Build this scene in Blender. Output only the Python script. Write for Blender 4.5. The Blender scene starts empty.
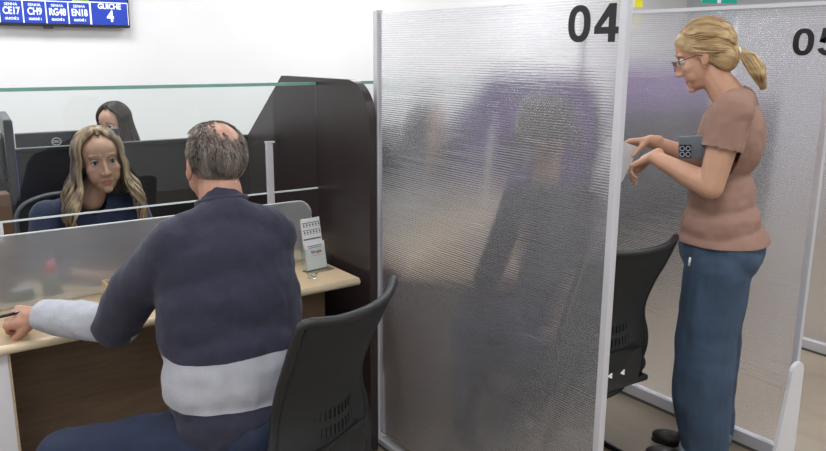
import bpy, bmesh, math, random
from mathutils import Vector, Matrix, Quaternion, noise
random.seed(7)
S = bpy.context.scene
C = S.collection
PI = math.pi
R = math.radians
V = Vector

# ------------------------------------------------------------ camera, world, lamps, exposure
cam_d = bpy.data.cameras.new('camera'); cam = bpy.data.objects.new('camera', cam_d); C.objects.link(cam)
S.camera = cam
cam_d.sensor_width = 36; cam_d.lens = 763 / 826 * 36; cam_d.clip_start = 0.05
cam.location = (0, 0, 1.55)
cam.rotation_mode = 'QUATERNION'
_fw = V((math.sin(R(35.8)) * math.cos(R(12.7)), math.cos(R(35.8)) * math.cos(R(12.7)), -math.sin(R(12.7))))
cam.rotation_quaternion = _fw.to_track_quat('-Z', 'Y') @ Quaternion((0, 0, 1), R(0.3))
w = bpy.data.worlds.new('world'); S.world = w; w.use_nodes = True
w.node_tree.nodes['Background'].inputs[0].default_value = (1, 1, 1, 1)
w.node_tree.nodes['Background'].inputs[1].default_value = 0.3
S.view_settings.view_transform = 'Standard'; S.view_settings.look = 'None'
S.view_settings.gamma = 1; S.view_settings.use_curve_mapping = False
S.view_settings.exposure = 0.55
try:
    S.cycles.use_denoising = True; S.cycles.max_bounces = 10; S.cycles.transmission_bounces = 10
    S.cycles.transparent_max_bounces = 12; S.cycles.caustics_reflective = True; S.cycles.sample_clamp_indirect = 6
except Exception: pass
CEIL = 2.95
LAMPS = [(x, y) for x in (-1.6, 0.9, 3.4, 6.0) for y in (-1.8, 0.7, 3.0, 5.0)]
LAMP_W = {5.0: 26}
for lx, ly in LAMPS:
    ld = bpy.data.lights.new('ceiling_panel_light', 'AREA'); ld.shape = 'RECTANGLE'; ld.size = 1.15; ld.size_y = 0.55
    ld.energy = LAMP_W.get(ly, 19); ld.color = (0.96, 0.98, 1.0)
    lo = bpy.data.objects.new('ceiling_panel_light', ld); C.objects.link(lo); lo.location = (lx, ly, CEIL - 0.035)

# ------------------------------------------------------------ materials
def mat(name, col, rough=0.5, metal=0.0, noise_amt=0.0, noise_scale=8.0, bump=0.0, bump_scale=60.0, stretch=(1, 1, 1), spec=0.5, trans=0.0, ior=1.45, alpha=1.0, emit=0.0, sheen=0.0, sss=0.0):
    m = bpy.data.materials.new(name); m.use_nodes = True
    nt = m.node_tree; b = nt.nodes['Principled BSDF']
    b.inputs['Base Color'].default_value = (*col, 1); b.inputs['Roughness'].default_value = rough
    b.inputs['Metallic'].default_value = metal; b.inputs['Specular IOR Level'].default_value = spec
    b.inputs['Transmission Weight'].default_value = trans; b.inputs['IOR'].default_value = ior
    b.inputs['Alpha'].default_value = alpha
    if sheen: b.inputs['Sheen Weight'].default_value = sheen
    if sss:
        b.inputs['Subsurface Weight'].default_value = sss; b.inputs['Subsurface Radius'].default_value = (0.02, 0.008, 0.004)
        b.inputs['Subsurface Scale'].default_value = 0.4
    if emit:
        b.inputs['Emission Color'].default_value = (*col, 1); b.inputs['Emission Strength'].default_value = emit
    if noise_amt or bump:
        tc = nt.nodes.new('ShaderNodeTexCoord'); mp = nt.nodes.new('ShaderNodeMapping'); mp.inputs['Scale'].default_value = stretch
        nt.links.new(tc.outputs['Object'], mp.inputs[0])
    if noise_amt:
        n = nt.nodes.new('ShaderNodeTexNoise'); n.inputs['Scale'].default_value = noise_scale; n.inputs['Detail'].default_value = 5
        nt.links.new(mp.outputs[0], n.inputs['Vector'])
        mr = nt.nodes.new('ShaderNodeMapRange'); mr.inputs[1].default_value = 0.3; mr.inputs[2].default_value = 0.7
        mr.inputs[3].default_value = 1 - noise_amt; mr.inputs[4].default_value = 1 + noise_amt
        nt.links.new(n.outputs['Fac'], mr.inputs[0])
        vm = nt.nodes.new('ShaderNodeVectorMath'); vm.operation = 'SCALE'; vm.inputs[0].default_value = col
        nt.links.new(mr.outputs[0], vm.inputs['Scale']); nt.links.new(vm.outputs[0], b.inputs['Base Color'])
    if bump:
        n2 = nt.nodes.new('ShaderNodeTexNoise'); n2.inputs['Scale'].default_value = bump_scale; n2.inputs['Detail'].default_value = 3
        nt.links.new(mp.outputs[0], n2.inputs['Vector'])
        bp = nt.nodes.new('ShaderNodeBump'); bp.inputs['Strength'].default_value = bump; bp.inputs['Distance'].default_value = 0.01
        nt.links.new(n2.outputs['Fac'], bp.inputs['Height']); nt.links.new(bp.outputs[0], b.inputs['Normal'])
    return m

M = {}
M['wall'] = mat('white_wall_paint', (0.80, 0.80, 0.81), 0.7, noise_amt=0.02, noise_scale=2)
M['wallgrey'] = mat('grey_wall_paint', (0.42, 0.42, 0.45), 0.7, noise_amt=0.03, noise_scale=1.5)
M['ceil'] = mat('ceiling_tile', (0.78, 0.78, 0.78), 0.8, noise_amt=0.03)
M['floor'] = mat('beige_floor', (0.27, 0.22, 0.165), 0.45, noise_amt=0.14, noise_scale=5, stretch=(1.6, 0.5, 1))
M['wood'] = mat('light_oak_laminate', (0.52, 0.39, 0.25), 0.4, noise_amt=0.12, noise_scale=14, stretch=(0.6, 12, 12))
M['edge'] = mat('cream_edge_band', (0.66, 0.55, 0.38), 0.35, noise_amt=0.04)
M['brown'] = mat('brown_wood_board', (0.165, 0.11, 0.07), 0.5, noise_amt=0.16, noise_scale=10, stretch=(0.8, 8, 9))
M['dark'] = mat('dark_wenge_laminate', (0.030, 0.021, 0.022), 0.28, noise_amt=0.12, noise_scale=8, stretch=(1, 1, 6), spec=0.45)
M['violet_glare'] = mat('wenge_laminate_violet_glare', (0.075, 0.030, 0.150), 0.35, noise_amt=0.1)  # wenge board colour with the violet glare of the ribs painted in
M['darkedge'] = mat('dark_brown_edge_band', (0.032, 0.023, 0.024), 0.3)
M['black'] = mat('matte_black_board', (0.012, 0.012, 0.015), 0.35, spec=0.4)
M['alu'] = mat('pale_aluminium', (0.62, 0.62, 0.66), 0.35, metal=0.25, noise_amt=0.02)
M['whiteplastic'] = mat('white_plastic', (0.70, 0.70, 0.73), 0.4, noise_amt=0.02)
M['chair'] = mat('black_chair_plastic', (0.014, 0.015, 0.016), 0.42, noise_amt=0.1, noise_scale=30)
M['mesh'] = mat('black_chair_mesh', (0.016, 0.018, 0.019), 0.7, noise_amt=0.15, noise_scale=120)
M['tube'] = mat('black_steel_tube', (0.012, 0.012, 0.013), 0.25, metal=0.5)
M['bezel'] = mat('black_screen_bezel', (0.022, 0.024, 0.032), 0.4)
M['chairgrey_'] = mat('grey_rail_seal', (0.10, 0.09, 0.08), 0.6)
M['ink'] = mat('black_vinyl_digits', (0.008, 0.008, 0.010), 0.4)
M['paper'] = mat('white_paper', (0.80, 0.80, 0.82), 0.7)
M['screenblue'] = mat('screen_blue', (0.015, 0.040, 0.30), 0.3, emit=0.45)
M['screenlit'] = mat('dim_blue_display', (0.012, 0.045, 0.30), 0.3, emit=0.3)
M['screennavy'] = mat('screen_blue_bar', (0.010, 0.03, 0.24), 0.3, emit=0.7)
M['screenwhite'] = mat('screen_white', (0.75, 0.8, 0.9), 0.3, emit=0.55)
M['screengreen'] = mat('screen_green_picture', (0.12, 0.22, 0.07), 0.3, emit=0.7, noise_amt=0.5, noise_scale=9)
M['logo'] = mat('logo_grey', (0.50, 0.52, 0.54), 0.4)
M['teal'] = mat('teal_foil', (0.0, 0.36, 0.26), 0.35)
M['yellow'] = mat('yellow_foil', (0.85, 0.75, 0.02), 0.4)
M['brownbox'] = mat('brown_card', (0.11, 0.048, 0.025), 0.6)
M['pink'] = mat('pink_plastic', (0.80, 0.06, 0.12), 0.4)
M['green'] = mat('green_plastic', (0.03, 0.11, 0.06), 0.4)
M['clear'] = mat('clear_acrylic', (0.92, 0.96, 0.95), 0.03, trans=1.0, ior=1.12)
M['greyphone'] = mat('slate_grey_case', (0.115, 0.135, 0.15), 0.4)
M['lens'] = mat('phone_lens', (0.01, 0.01, 0.015), 0.15)
M['lensring'] = mat('phone_lens_ring', (0.35, 0.37, 0.42), 0.3)
M['glassesframe'] = mat('dark_red_eyeglass_frame', (0.09, 0.03, 0.03), 0.3)
M['gold'] = mat('gold_earring', (0.8, 0.55, 0.25), 0.25, metal=1)
M['eyewhite'] = mat('eye_white', (0.55, 0.50, 0.48), 0.3)
M['iris'] = mat('dark_iris', (0.03, 0.018, 0.012), 0.2)

def glass_mat(name, tint, edge, edge_mix):
    """clear sheet: fresnel reflection over straight-through transmission; the sawn edge shows its own green"""
    m = bpy.data.materials.new(name); m.use_nodes = True; nt = m.node_tree
    for n in list(nt.nodes): nt.nodes.remove(n)
    out = nt.nodes.new('ShaderNodeOutputMaterial'); mix = nt.nodes.new('ShaderNodeMixShader')
    tr = nt.nodes.new('ShaderNodeBsdfTransparent'); tr.inputs[0].default_value = (*tint, 1)
    gl = nt.nodes.new('ShaderNodeBsdfGlossy'); gl.inputs['Roughness'].default_value = 0.02
    lw = nt.nodes.new('ShaderNodeLayerWeight'); lw.inputs['Blend'].default_value = 0.5
    pw = nt.nodes.new('ShaderNodeMath'); pw.operation = 'POWER'; pw.inputs[1].default_value = 5; nt.links.new(lw.outputs['Facing'], pw.inputs[0])
    fr = nt.nodes.new('ShaderNodeMath'); fr.operation = 'MULTIPLY_ADD'; fr.inputs[1].default_value = 0.7; fr.inputs[2].default_value = 0.035; nt.links.new(pw.outputs[0], fr.inputs[0])
    nt.links.new(fr.outputs[0], mix.inputs[0]); nt.links.new(tr.outputs[0], mix.inputs[1]); nt.links.new(gl.outputs[0], mix.inputs[2])
    nt.links.new(mix.outputs[0], out.inputs[0])
    return m
M['glass'] = glass_mat('clear_glass', (0.95, 0.975, 0.97), None, 0)
M['glassedge'] = mat('green_glass_edge', (0.20, 0.42, 0.36), 0.25, noise_amt=0.05)
M['glasslow'] = mat('pale_glass_edge', (0.75, 0.80, 0.82), 0.25)

def poly_mat(name, rough, white, tint, rib=0.0075, ribamt=0.3, ior=1.33, cloud=0.15, bumps=0.6):
    """twin-wall polycarbonate sheet: blurred transmission, horizontal flutes that scatter white"""
    m = bpy.data.materials.new(name); m.use_nodes = True; nt = m.node_tree
    for n in list(nt.nodes): nt.nodes.remove(n)
    N = nt.nodes.new; L = nt.links.new
    out = N('ShaderNodeOutputMaterial')
    g = N('ShaderNodeBsdfPrincipled'); g.inputs['Base Color'].default_value = (*tint, 1)
    g.inputs['Transmission Weight'].default_value = 1; g.inputs['IOR'].default_value = ior
    g.inputs['Roughness'].default_value = rough
    d = N('ShaderNodeBsdfDiffuse'); d.inputs[0].default_value = (0.74, 0.74, 0.78, 1)
    t = N('ShaderNodeBsdfTranslucent'); t.inputs[0].default_value = (0.85, 0.85, 0.89, 1)
    dt = N('ShaderNodeMixShader'); dt.inputs[0].default_value = 0.55; L(d.outputs[0], dt.inputs[1]); L(t.outputs[0], dt.inputs[2])
    mix = N('ShaderNodeMixShader'); L(g.outputs[0], mix.inputs[1]); L(dt.outputs[0], mix.inputs[2]); L(mix.outputs[0], out.inputs[0])
    tc = N('ShaderNodeTexCoord'); sp = N('ShaderNodeSeparateXYZ'); L(tc.outputs['Object'], sp.inputs[0])
    mul = N('ShaderNodeMath'); mul.operation = 'MULTIPLY'; mul.inputs[1].default_value = 2 * PI / rib; L(sp.outputs['Z'], mul.inputs[0])
    # flutes wander a little
    nz = N('ShaderNodeTexNoise'); nz.inputs['Scale'].default_value = 3; mpn = N('ShaderNodeMapping'); mpn.inputs['Scale'].default_value = (1, 1, 14)
    L(tc.outputs['Object'], mpn.inputs[0]); L(mpn.outputs[0], nz.inputs['Vector'])
    nm = N('ShaderNodeMath'); nm.operation = 'MULTIPLY_ADD'; nm.inputs[1].default_value = 5; L(nz.outputs['Fac'], nm.inputs[0]); L(mul.outputs[0], nm.inputs[2])
    sn = N('ShaderNodeMath'); sn.operation = 'SINE'; L(nm.outputs[0], sn.inputs[0])
    h = N('ShaderNodeMapRange'); h.inputs[1].default_value = -1; h.inputs[2].default_value = 1; h.inputs[3].default_value = 0; h.inputs[4].default_value = 1
    L(sn.outputs[0], h.inputs[0])
    # streaky variation along the flutes
    n2 = N('ShaderNodeTexNoise'); n2.inputs['Scale'].default_value = 6; n2.inputs['Detail'].default_value = 4
    mp2 = N('ShaderNodeMapping'); mp2.inputs['Scale'].default_value = (1, 0.8, 22); L(tc.outputs['Object'], mp2.inputs[0]); L(mp2.outputs[0], n2.inputs['Vector'])
    s1 = N('ShaderNodeMath'); s1.operation = 'MULTIPLY_ADD'; s1.inputs[1].default_value = ribamt; s1.inputs[2].default_value = white - ribamt / 2
    L(h.outputs[0], s1.inputs[0])
    s2 = N('ShaderNodeMath'); s2.operation = 'MULTIPLY_ADD'; s2.inputs[1].default_value = cloud; L(n2.outputs['Fac'], s2.inputs[0]); L(s1.outputs[0], s2.inputs[2])
    s2.use_clamp = True
    L(s2.outputs[0], mix.inputs[0])
    b = N('ShaderNodeBump'); b.inputs['Strength'].default_value = bumps; b.inputs['Distance'].default_value = 0.0012
    L(h.outputs[0], b.inputs['Height']); L(b.outputs[0], g.inputs['Normal'])
    return m
M['poly'] = poly_mat('fluted_polycarbonate', 0.10, 0.07, (0.985, 0.98, 1.0), ribamt=0.16, cloud=0.09, ior=1.24, bumps=0.62)
M['frost'] = poly_mat('frosted_acrylic', 0.30, 0.24, (0.72, 0.78, 0.77), ribamt=0.0, cloud=0.0, bumps=0.0)

# ------------------------------------------------------------ mesh helpers
def tag(o, label=None, cat=None, group=None, kind=None):
    if label: o['label'] = label
    if cat: o['category'] = cat
    if group: o['group'] = group
    if kind: o['kind'] = kind
    return o
def thing(name, label, cat, loc=(0, 0, 0), rz=0, group=None):
    o = bpy.data.objects.new(name, None); C.objects.link(o); o.location = loc; o.rotation_euler = (0, 0, rz); o.empty_display_size = 0.1
    return tag(o, label, cat, group)
def origin_of(p):
    v = V((0, 0, 0))
    while p: v += p.location; p = p.parent
    return v
def link(name, me, m, parent=None, smooth=False, world=True):
    """world: vertex coordinates are world coordinates (unrotated parents only)"""
    if m is not None:
        for mm in (m if isinstance(m, list) else [m]):
            if mm.name not in me.materials: me.materials.append(mm)
    if smooth:
        me.polygons.foreach_set('use_smooth', [True] * len(me.polygons))
    if parent is not None and world:
        me.transform(Matrix.Translation(-origin_of(parent)))
    o = bpy.data.objects.new(name, me); C.objects.link(o)
    if parent is not None: o.parent = parent
    return o
def obj(name, bm, m, parent=None, smooth=False, world=True):
    me = bpy.data.meshes.new(name); bmesh.ops.recalc_face_normals(bm, faces=bm.faces[:]); bm.to_mesh(me); bm.free()
    return link(name, me, m, parent, smooth, world)
def NB(): return bmesh.new()
def box(bm, a, b, bev=0.0, rot=None, at=None):
    """axis box from corner a to corner b, optionally bevelled, turned by rot about its centre"""
    a = V(a); b = V(b); c = (a + b) / 2; s = b - a
    mt = Matrix.Translation(c) @ (rot.to_4x4() if rot else Matrix.Identity(4)) @ Matrix.Diagonal((*s, 1))
    r = bmesh.ops.create_cube(bm, size=1, matrix=mt)
    if bev:
        es = list({e for v in r['verts'] for e in v.link_edges})
        bmesh.ops.bevel(bm, geom=es, offset=bev, segments=2, affect='EDGES', profile=0.5)
    return bm
def prism(bm, pts, d0, d1, frame):
    """polygon pts (u,v) extruded from d0 to d1; frame(u,v,d) gives the point"""
    A = [bm.verts.new(frame(u, v, d0)) for u, v in pts]; B = [bm.verts.new(frame(u, v, d1)) for u, v in pts]
    bm.faces.new(A); bm.faces.new(list(reversed(B)))
    n = len(pts)
    for i in range(n): bm.faces.new((A[i], B[i], B[(i + 1) % n], A[(i + 1) % n]))
    return bm
def tube(bm, pts, r, seg=8, caps=True):
    """round tube along pts; r is a number or one per point"""
    pts = [V(p) for p in pts]; n = len(pts); rs = r if isinstance(r, (list, tuple)) else [r] * n
    rings = []; up = None
    for i, p in enumerate(pts):
        t = (pts[min(i + 1, n - 1)] - pts[max(i - 1, 0)])
        if t.length < 1e-9: t = V((0, 0, 1))
        t.normalize()
        if up is None:
            up = t.orthogonal().normalized()
        else:
            up = (up - t * up.dot(t))
            up = up.normalized() if up.length > 1e-6 else t.orthogonal().normalized()
        sd = t.cross(up)
        rings.append([bm.verts.new(p + (up * math.cos(2 * PI * k / seg) + sd * math.sin(2 * PI * k / seg)) * rs[i]) for k in range(seg)])
    for i in range(n - 1):
        for k in range(seg):
            bm.faces.new((rings[i][k], rings[i][(k + 1) % seg], rings[i + 1][(k + 1) % seg], rings[i + 1][k]))
    if caps:
        bm.faces.new(rings[0][::-1]); bm.faces.new(rings[-1])
    return bm
def spline(pts, n=8):
    """Catmull-Rom through pts"""
    P = [V(p) for p in pts]; P = [P[0] * 2 - P[1]] + P + [P[-1] * 2 - P[-2]]; out = []
    for i in range(1, len(P) - 2):
        for k in range(n):
            t = k / n; a, b, c, d = P[i - 1], P[i], P[i + 1], P[i + 2]
            out.append(0.5 * ((2 * b) + (c - a) * t + (2 * a - 5 * b + 4 * c - d) * t * t + (3 * b - a - 3 * c + d) * t ** 3))
    out.append(P[-2]); return out
def lathe(bm, prof, c, seg=20):
    rings = [[bm.verts.new((c[0] + r * math.cos(2 * PI * k / seg), c[1] + r * math.sin(2 * PI * k / seg), c[2] + z)) for k in range(seg)] for r, z in prof]
    for i in range(len(rings) - 1):
        for k in range(seg): bm.faces.new((rings[i][k], rings[i][(k + 1) % seg], rings[i + 1][(k + 1) % seg], rings[i + 1][k]))
    bm.faces.new(rings[0][::-1]); bm.faces.new(rings[-1]); return bm
def text_mesh(s, size, mtx, m, name, parent, extrude=0.0008, bold=0.0, align='CENTER', sx=1.0, world=True):
    cu = bpy.data.curves.new('t', 'FONT'); cu.body = s; cu.size = size; cu.extrude = extrude; cu.offset = bold
    cu.align_x = align; cu.align_y = 'CENTER'; cu.resolution_u = 4
    to = bpy.data.objects.new('t', cu); C.objects.link(to); bpy.context.view_layer.update()
    me = bpy.data.meshes.new_from_object(to.evaluated_get(bpy.context.evaluated_depsgraph_get()))
    bpy.data.objects.remove(to); me.transform(Matrix.Diagonal((sx, 1, 1, 1))); me.transform(mtx); me.name = name
    me.materials.clear()
    return link(name, me, m, parent, world=world)
# faces looking to -Y (text reads from the -Y side) and to -X
def face_ny(x, y, z): return Matrix.Translation((x, y, z)) @ Matrix.Rotation(PI / 2, 4, 'X')
def face_nx(x, y, z): return Matrix.Translation((x, y, z)) @ Matrix.Rotation(-PI / 2, 4, 'Z') @ Matrix.Rotation(PI / 2, 4, 'X')

# ------------------------------------------------------------ organic modelling helpers
def capsule(bm, p0, p1, r0, r1=None, seg=14):
    p0 = V(p0); p1 = V(p1); r1 = r0 if r1 is None else r1
    ax = p1 - p0; L = ax.length
    if L < 1e-6: ax = V((0, 0, 1)); L = 0
    t = ax.normalized(); pts = []; rs = []
    for k in range(5):
        a = PI / 2 * (1 - k / 4); pts.append(p0 - t * r0 * math.sin(a)); rs.append(max(r0 * math.cos(a), 1e-4))
    for k in range(5):
        a = PI / 2 * k / 4; pts.append(p1 + t * r1 * math.sin(a)); rs.append(max(r1 * math.cos(a), 1e-4))
    return tube(bm, pts, rs, seg)
def chain(bm, pts, rs, seg=14):
    for i in range(len(pts) - 1): capsule(bm, pts[i], pts[i + 1], rs[i], rs[i + 1], seg)
def ell(bm, c, r, rot=None):
    mt = Matrix.Translation(c) @ (rot.to_4x4() if rot else Matrix.Identity(4)) @ Matrix.Diagonal((*r, 1))
    bmesh.ops.create_icosphere(bm, subdivisions=3, radius=1, matrix=mt)
def fuse(bm, voxel=0.006, smooth=2, fac=0.5):
    """union of every closed shape in bm as one continuous skin"""
    me = bpy.data.meshes.new('f'); bm.to_mesh(me); bm.free()
    o = bpy.data.objects.new('f', me); C.objects.link(o)
    r = o.modifiers.new('r', 'REMESH'); r.mode = 'VOXEL'; r.voxel_size = voxel; r.use_smooth_shade = True
    if smooth:
        s = o.modifiers.new('s', 'SMOOTH'); s.iterations = smooth; s.factor = fac
    bpy.context.view_layer.update()
    res = bpy.data.meshes.new_from_object(o.evaluated_get(bpy.context.evaluated_depsgraph_get()))
    bpy.data.objects.remove(o); bpy.data.meshes.remove(me); return res
def cut(me, keep):
    """drop the faces whose centre fails keep(), leaving a clean open hem"""
    bm = bmesh.new(); bm.from_mesh(me)
    bmesh.ops.delete(bm, geom=[f for f in bm.faces if not keep(f.calc_center_median())], context='FACES')
    bm.to_mesh(me); bm.free(); return me
def wrinkle(me, amp, scale, stretch=(1, 1, 1), seed=0.0):
    me.update()
    nr = [v.normal.copy() for v in me.vertices]; out = []
    for v, nv in zip(me.vertices, nr):
        q = V((v.co.x * stretch[0], v.co.y * stretch[1], v.co.z * stretch[2])) * scale + V((seed, seed, seed))
        out.extend(v.co + nv * amp * (noise.noise(q) + 0.5 * noise.noise(q * 2.1)))
    me.vertices.foreach_set('co', out); me.update()
def hem(me, z, above=True):
    bm = bmesh.new(); bm.from_mesh(me)
    bmesh.ops.bisect_plane(bm, geom=bm.verts[:] + bm.edges[:] + bm.faces[:], plane_co=(0, 0, z), plane_no=(0, 0, 1), clear_inner=above, clear_outer=not above)
    bm.to_mesh(me); bm.free(); return me
def paint(me, fn):
    for p in me.polygons: p.material_index = fn(p.center)

def skin_mat(name, col, lip):
    return [mat(name, col, 0.45, noise_amt=0.06, noise_scale=18, sss=0.08, spec=0.4), mat(name + '_lips', lip, 0.4)]
SK = {'man': skin_mat('tan_ruddy_skin', (0.44, 0.235, 0.165), (0.35, 0.13, 0.11)),
      'girl': skin_mat('warm_olive_skin', (0.43, 0.25, 0.175), (0.36, 0.12, 0.10)),
      'woman': skin_mat('fair_freckled_skin', (0.52, 0.295, 0.20), (0.42, 0.12, 0.11)),
      'clerk': skin_mat('light_skin', (0.44, 0.26, 0.19), (0.36, 0.12, 0.10))}

def head_mtx(pos, yaw, pitch=0, roll=0):
    """head-local frame: looks along +Y, up +Z; yaw turns to the left, pitch looks up"""
    return Matrix.Translation(pos) @ Matrix.Rotation(R(yaw), 4, 'Z') @ Matrix.Rotation(R(pitch), 4, 'X') @ Matrix.Rotation(R(roll), 4, 'Y')
def head_shapes(bm, mt, fem=False):
    """one continuous head: skull, face, jaw, nose, brows, lips, ears; every shape in the head's own frame"""
    k = NB(); w = 0.96 if fem else 1.0
    ell(k, (0, -0.012, 0.032), (0.074 * w, 0.094, 0.083)); ell(k, (0, 0.028, -0.025), (0.062 * w, 0.058, 0.082)); ell(k, (0, 0.036, 0.045), (0.058 * w, 0.048, 0.050))
    ell(k, (0, 0.036, -0.078), (0.043 * w, 0.044, 0.033)); ell(k, (0, 0.070, -0.098), (0.019, 0.016, 0.015))
    for s in (-1, 1):
        ell(k, (s * 0.040 * w, 0.050, -0.024), (0.022, 0.026, 0.022))
        capsule(k, (s * 0.012, 0.080 - (0.003 if fem else 0), 0.028), (s * 0.042 * w, 0.066, 0.027), 0.010, 0.008)
        ell(k, (s * 0.030, 0.052, -0.048), (0.025, 0.025, 0.032))
        ell(k, (s * 0.012, 0.093, -0.037), (0.0075, 0.009, 0.007))
        ell(k, (s * 0.076 * w, -0.008, -0.006), (0.008, 0.018, 0.030), Matrix.Rotation(s * 0.35, 3, 'Z'))
        ell(k, (s * 0.077 * w, -0.002, -0.026), (0.007, 0.010, 0.014))
    capsule(k, (0, 0.082, 0.012), (0, 0.101, -0.028), 0.007, 0.0085); ell(k, (0, 0.103, -0.033), (0.0105, 0.0095, 0.0085))
    capsule(k, (-0.013, 0.079, -0.064), (0.013, 0.079, -0.064), 0.0066); capsule(k, (-0.010, 0.078, -0.074), (0.010, 0.078, -0.074), 0.0070)
    k.transform(mt)
    me = bpy.data.meshes.new('k'); k.to_mesh(me); k.free(); bm.from_mesh(me); bpy.data.meshes.remove(me)
def head_sculpt(me, mt):
    inv = mt.inverted(); q = mt.to_quaternion()
    for v in me.vertices:
        l = inv @ v.co
        if l.length > 0.2: continue
        dy = 0
        for s in (-1, 1):
            d2 = ((l.x - s * 0.031) / 0.016) ** 2 + ((l.z - 0.006) / 0.012) ** 2
            if l.y > 0.02: dy -= 0.0095 * math.exp(-d2)
        if l.y > 0.04: dy -= 0.003 * math.exp(-(l.x / 0.022) ** 2 - ((l.z + 0.069) / 0.0028) ** 2)
        if dy: v.co += q @ V((0, dy, 0))
def lips(mt):
    inv = mt.inverted()
    def f(c):
        l = inv @ c
        return 1 if (l.y > 0.07 and abs(l.x) < 0.020 - abs(l.z + 0.069) * 0.9 and -0.080 < l.z < -0.059) else 0
    return f
def eyes(t, mt, brow, w=1.0):
    for s in (-1, 1):
        k = NB(); bmesh.ops.create_uvsphere(k, u_segments=20, v_segments=14, radius=0.0122, matrix=mt @ Matrix.Translation((s * 0.031, 0.0675, 0.006)) @ Matrix.Rotation(-PI / 2, 4, 'X'))
        e = obj('eye', k, M['eyewhite'], t, True)
        k = NB(); ell(k, V((0, 0, 0)), (0.0062, 0.0035, 0.0062)); k.transform(mt @ Matrix.Translation((s * 0.0315, 0.0782, 0.006)))
        obj('iris', k, M['iris'], e, True)
        k = NB()
        tube(k, [mt @ V((s * x, y, z)) for x, y, z in ((0.019, 0.0775, 0.006), (0.025, 0.0795, 0.0125), (0.032, 0.0795, 0.0145), (0.040, 0.0755, 0.0115), (0.045, 0.070, 0.006))], [0.0012, 0.002, 0.0024, 0.002, 0.001], 6)
        obj('eyelash', k, M['iris'], e, True)
        k = NB()
        tube(k, [mt @ V((s * x, y, z)) for x, y, z in ((0.014, 0.0880, 0.0335), (0.025, 0.0865, 0.0355), (0.037, 0.0800, 0.0345), (0.048, 0.0700, 0.0270))], [0.0016, 0.0022, 0.0020, 0.001], 6)
        obj('eyebrow', k, brow, t, True)
def hand_shapes(bm, wrist, d, back, thumb_side, curl=(0.5, 0.6, 0.6), scale=1.0, spread=0.1, thumb_out=0.6, grip=0.0):
    """palm, four unequal bent fingers and a thumb; d points to the fingers, back out of the back of the hand,
    thumb_side is +1 when the thumb is on d x back"""
    d = V(d).normalized(); back = V(back); back = (back - d * back.dot(d)).normalized(); a = d.cross(back) * thumb_side
    w = V(wrist); s = scale
    P = lambda x, y, z: w + d * x * s + a * y * s + back * z * s
    for y, x1 in ((0.027, 0.088), (0.009, 0.091), (-0.009, 0.086), (-0.026, 0.078)):
        capsule(bm, P(0.015, y * 0.55, 0), P(x1, y, 0), 0.016 * s, 0.0125 * s, 10)
    capsule(bm, P(-0.03, 0, 0), P(0.03, 0, 0), 0.024 * s, 0.022 * s, 12)
    for (y, L, r, x1), i in zip(((0.029, 0.072, 0.0088, 0.088), (0.0095, 0.080, 0.0092, 0.091), (-0.010, 0.074, 0.0087, 0.086), (-0.028, 0.058, 0.0078, 0.078)), range(4)):
        p = P(x1, y, 0); ang = 0; sp = spread * (1.5 - i); rr = r * s
        for k, (f, c) in enumerate(zip((0.45, 0.3, 0.25), curl)):
            ang += c * (1 + 0.12 * i)
            v = (d * math.cos(ang) - back * math.sin(ang)); v = (v + a * sp * math.cos(ang)).normalized()
            q = p + v * L * f * s; capsule(bm, p, q, rr, rr * 0.93, 10); p = q; rr *= 0.93
    p = P(0.018, 0.020, -0.004); v = (d * 0.75 + a * thumb_out - back * (0.25 + grip)).normalized()
    q = p + v * 0.042 * s; capsule(bm, p, q, 0.0155 * s, 0.0115 * s, 10)
    v2 = (v + d * 0.25 - back * grip).normalized(); q2 = q + v2 * 0.032 * s; capsule(bm, q, q2, 0.0112 * s, 0.0100 * s, 10)
    v3 = (v2 + d * 0.15 - a * 0.15 * grip).normalized(); capsule(bm, q2, q2 + v3 * 0.022 * s, 0.0098 * s, 0.0082 * s, 10)
def hair_mat(name, c1, c2, scale=40, rough=0.45, stretch=(1, 1, 0.12)):
    m = mat(name, c1, rough, spec=0.35); nt = m.node_tree; b = nt.nodes['Principled BSDF']
    tc = nt.nodes.new('ShaderNodeTexCoord'); mp = nt.nodes.new('ShaderNodeMapping'); mp.inputs['Scale'].default_value = stretch
    n = nt.nodes.new('ShaderNodeTexNoise'); n.inputs['Scale'].default_value = scale; n.inputs['Detail'].default_value = 3
    r = nt.nodes.new('ShaderNodeValToRGB'); r.color_ramp.elements[0].position = 0.36; r.color_ramp.elements[1].position = 0.64
    r.color_ramp.elements[0].color = (*c1, 1); r.color_ramp.elements[1].color = (*c2, 1)
    nt.links.new(tc.outputs['Object'], mp.inputs[0]); nt.links.new(mp.outputs[0], n.inputs[0]); nt.links.new(n.outputs['Fac'], r.inputs[0]); nt.links.new(r.outputs[0], b.inputs['Base Color'])
    return m
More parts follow.
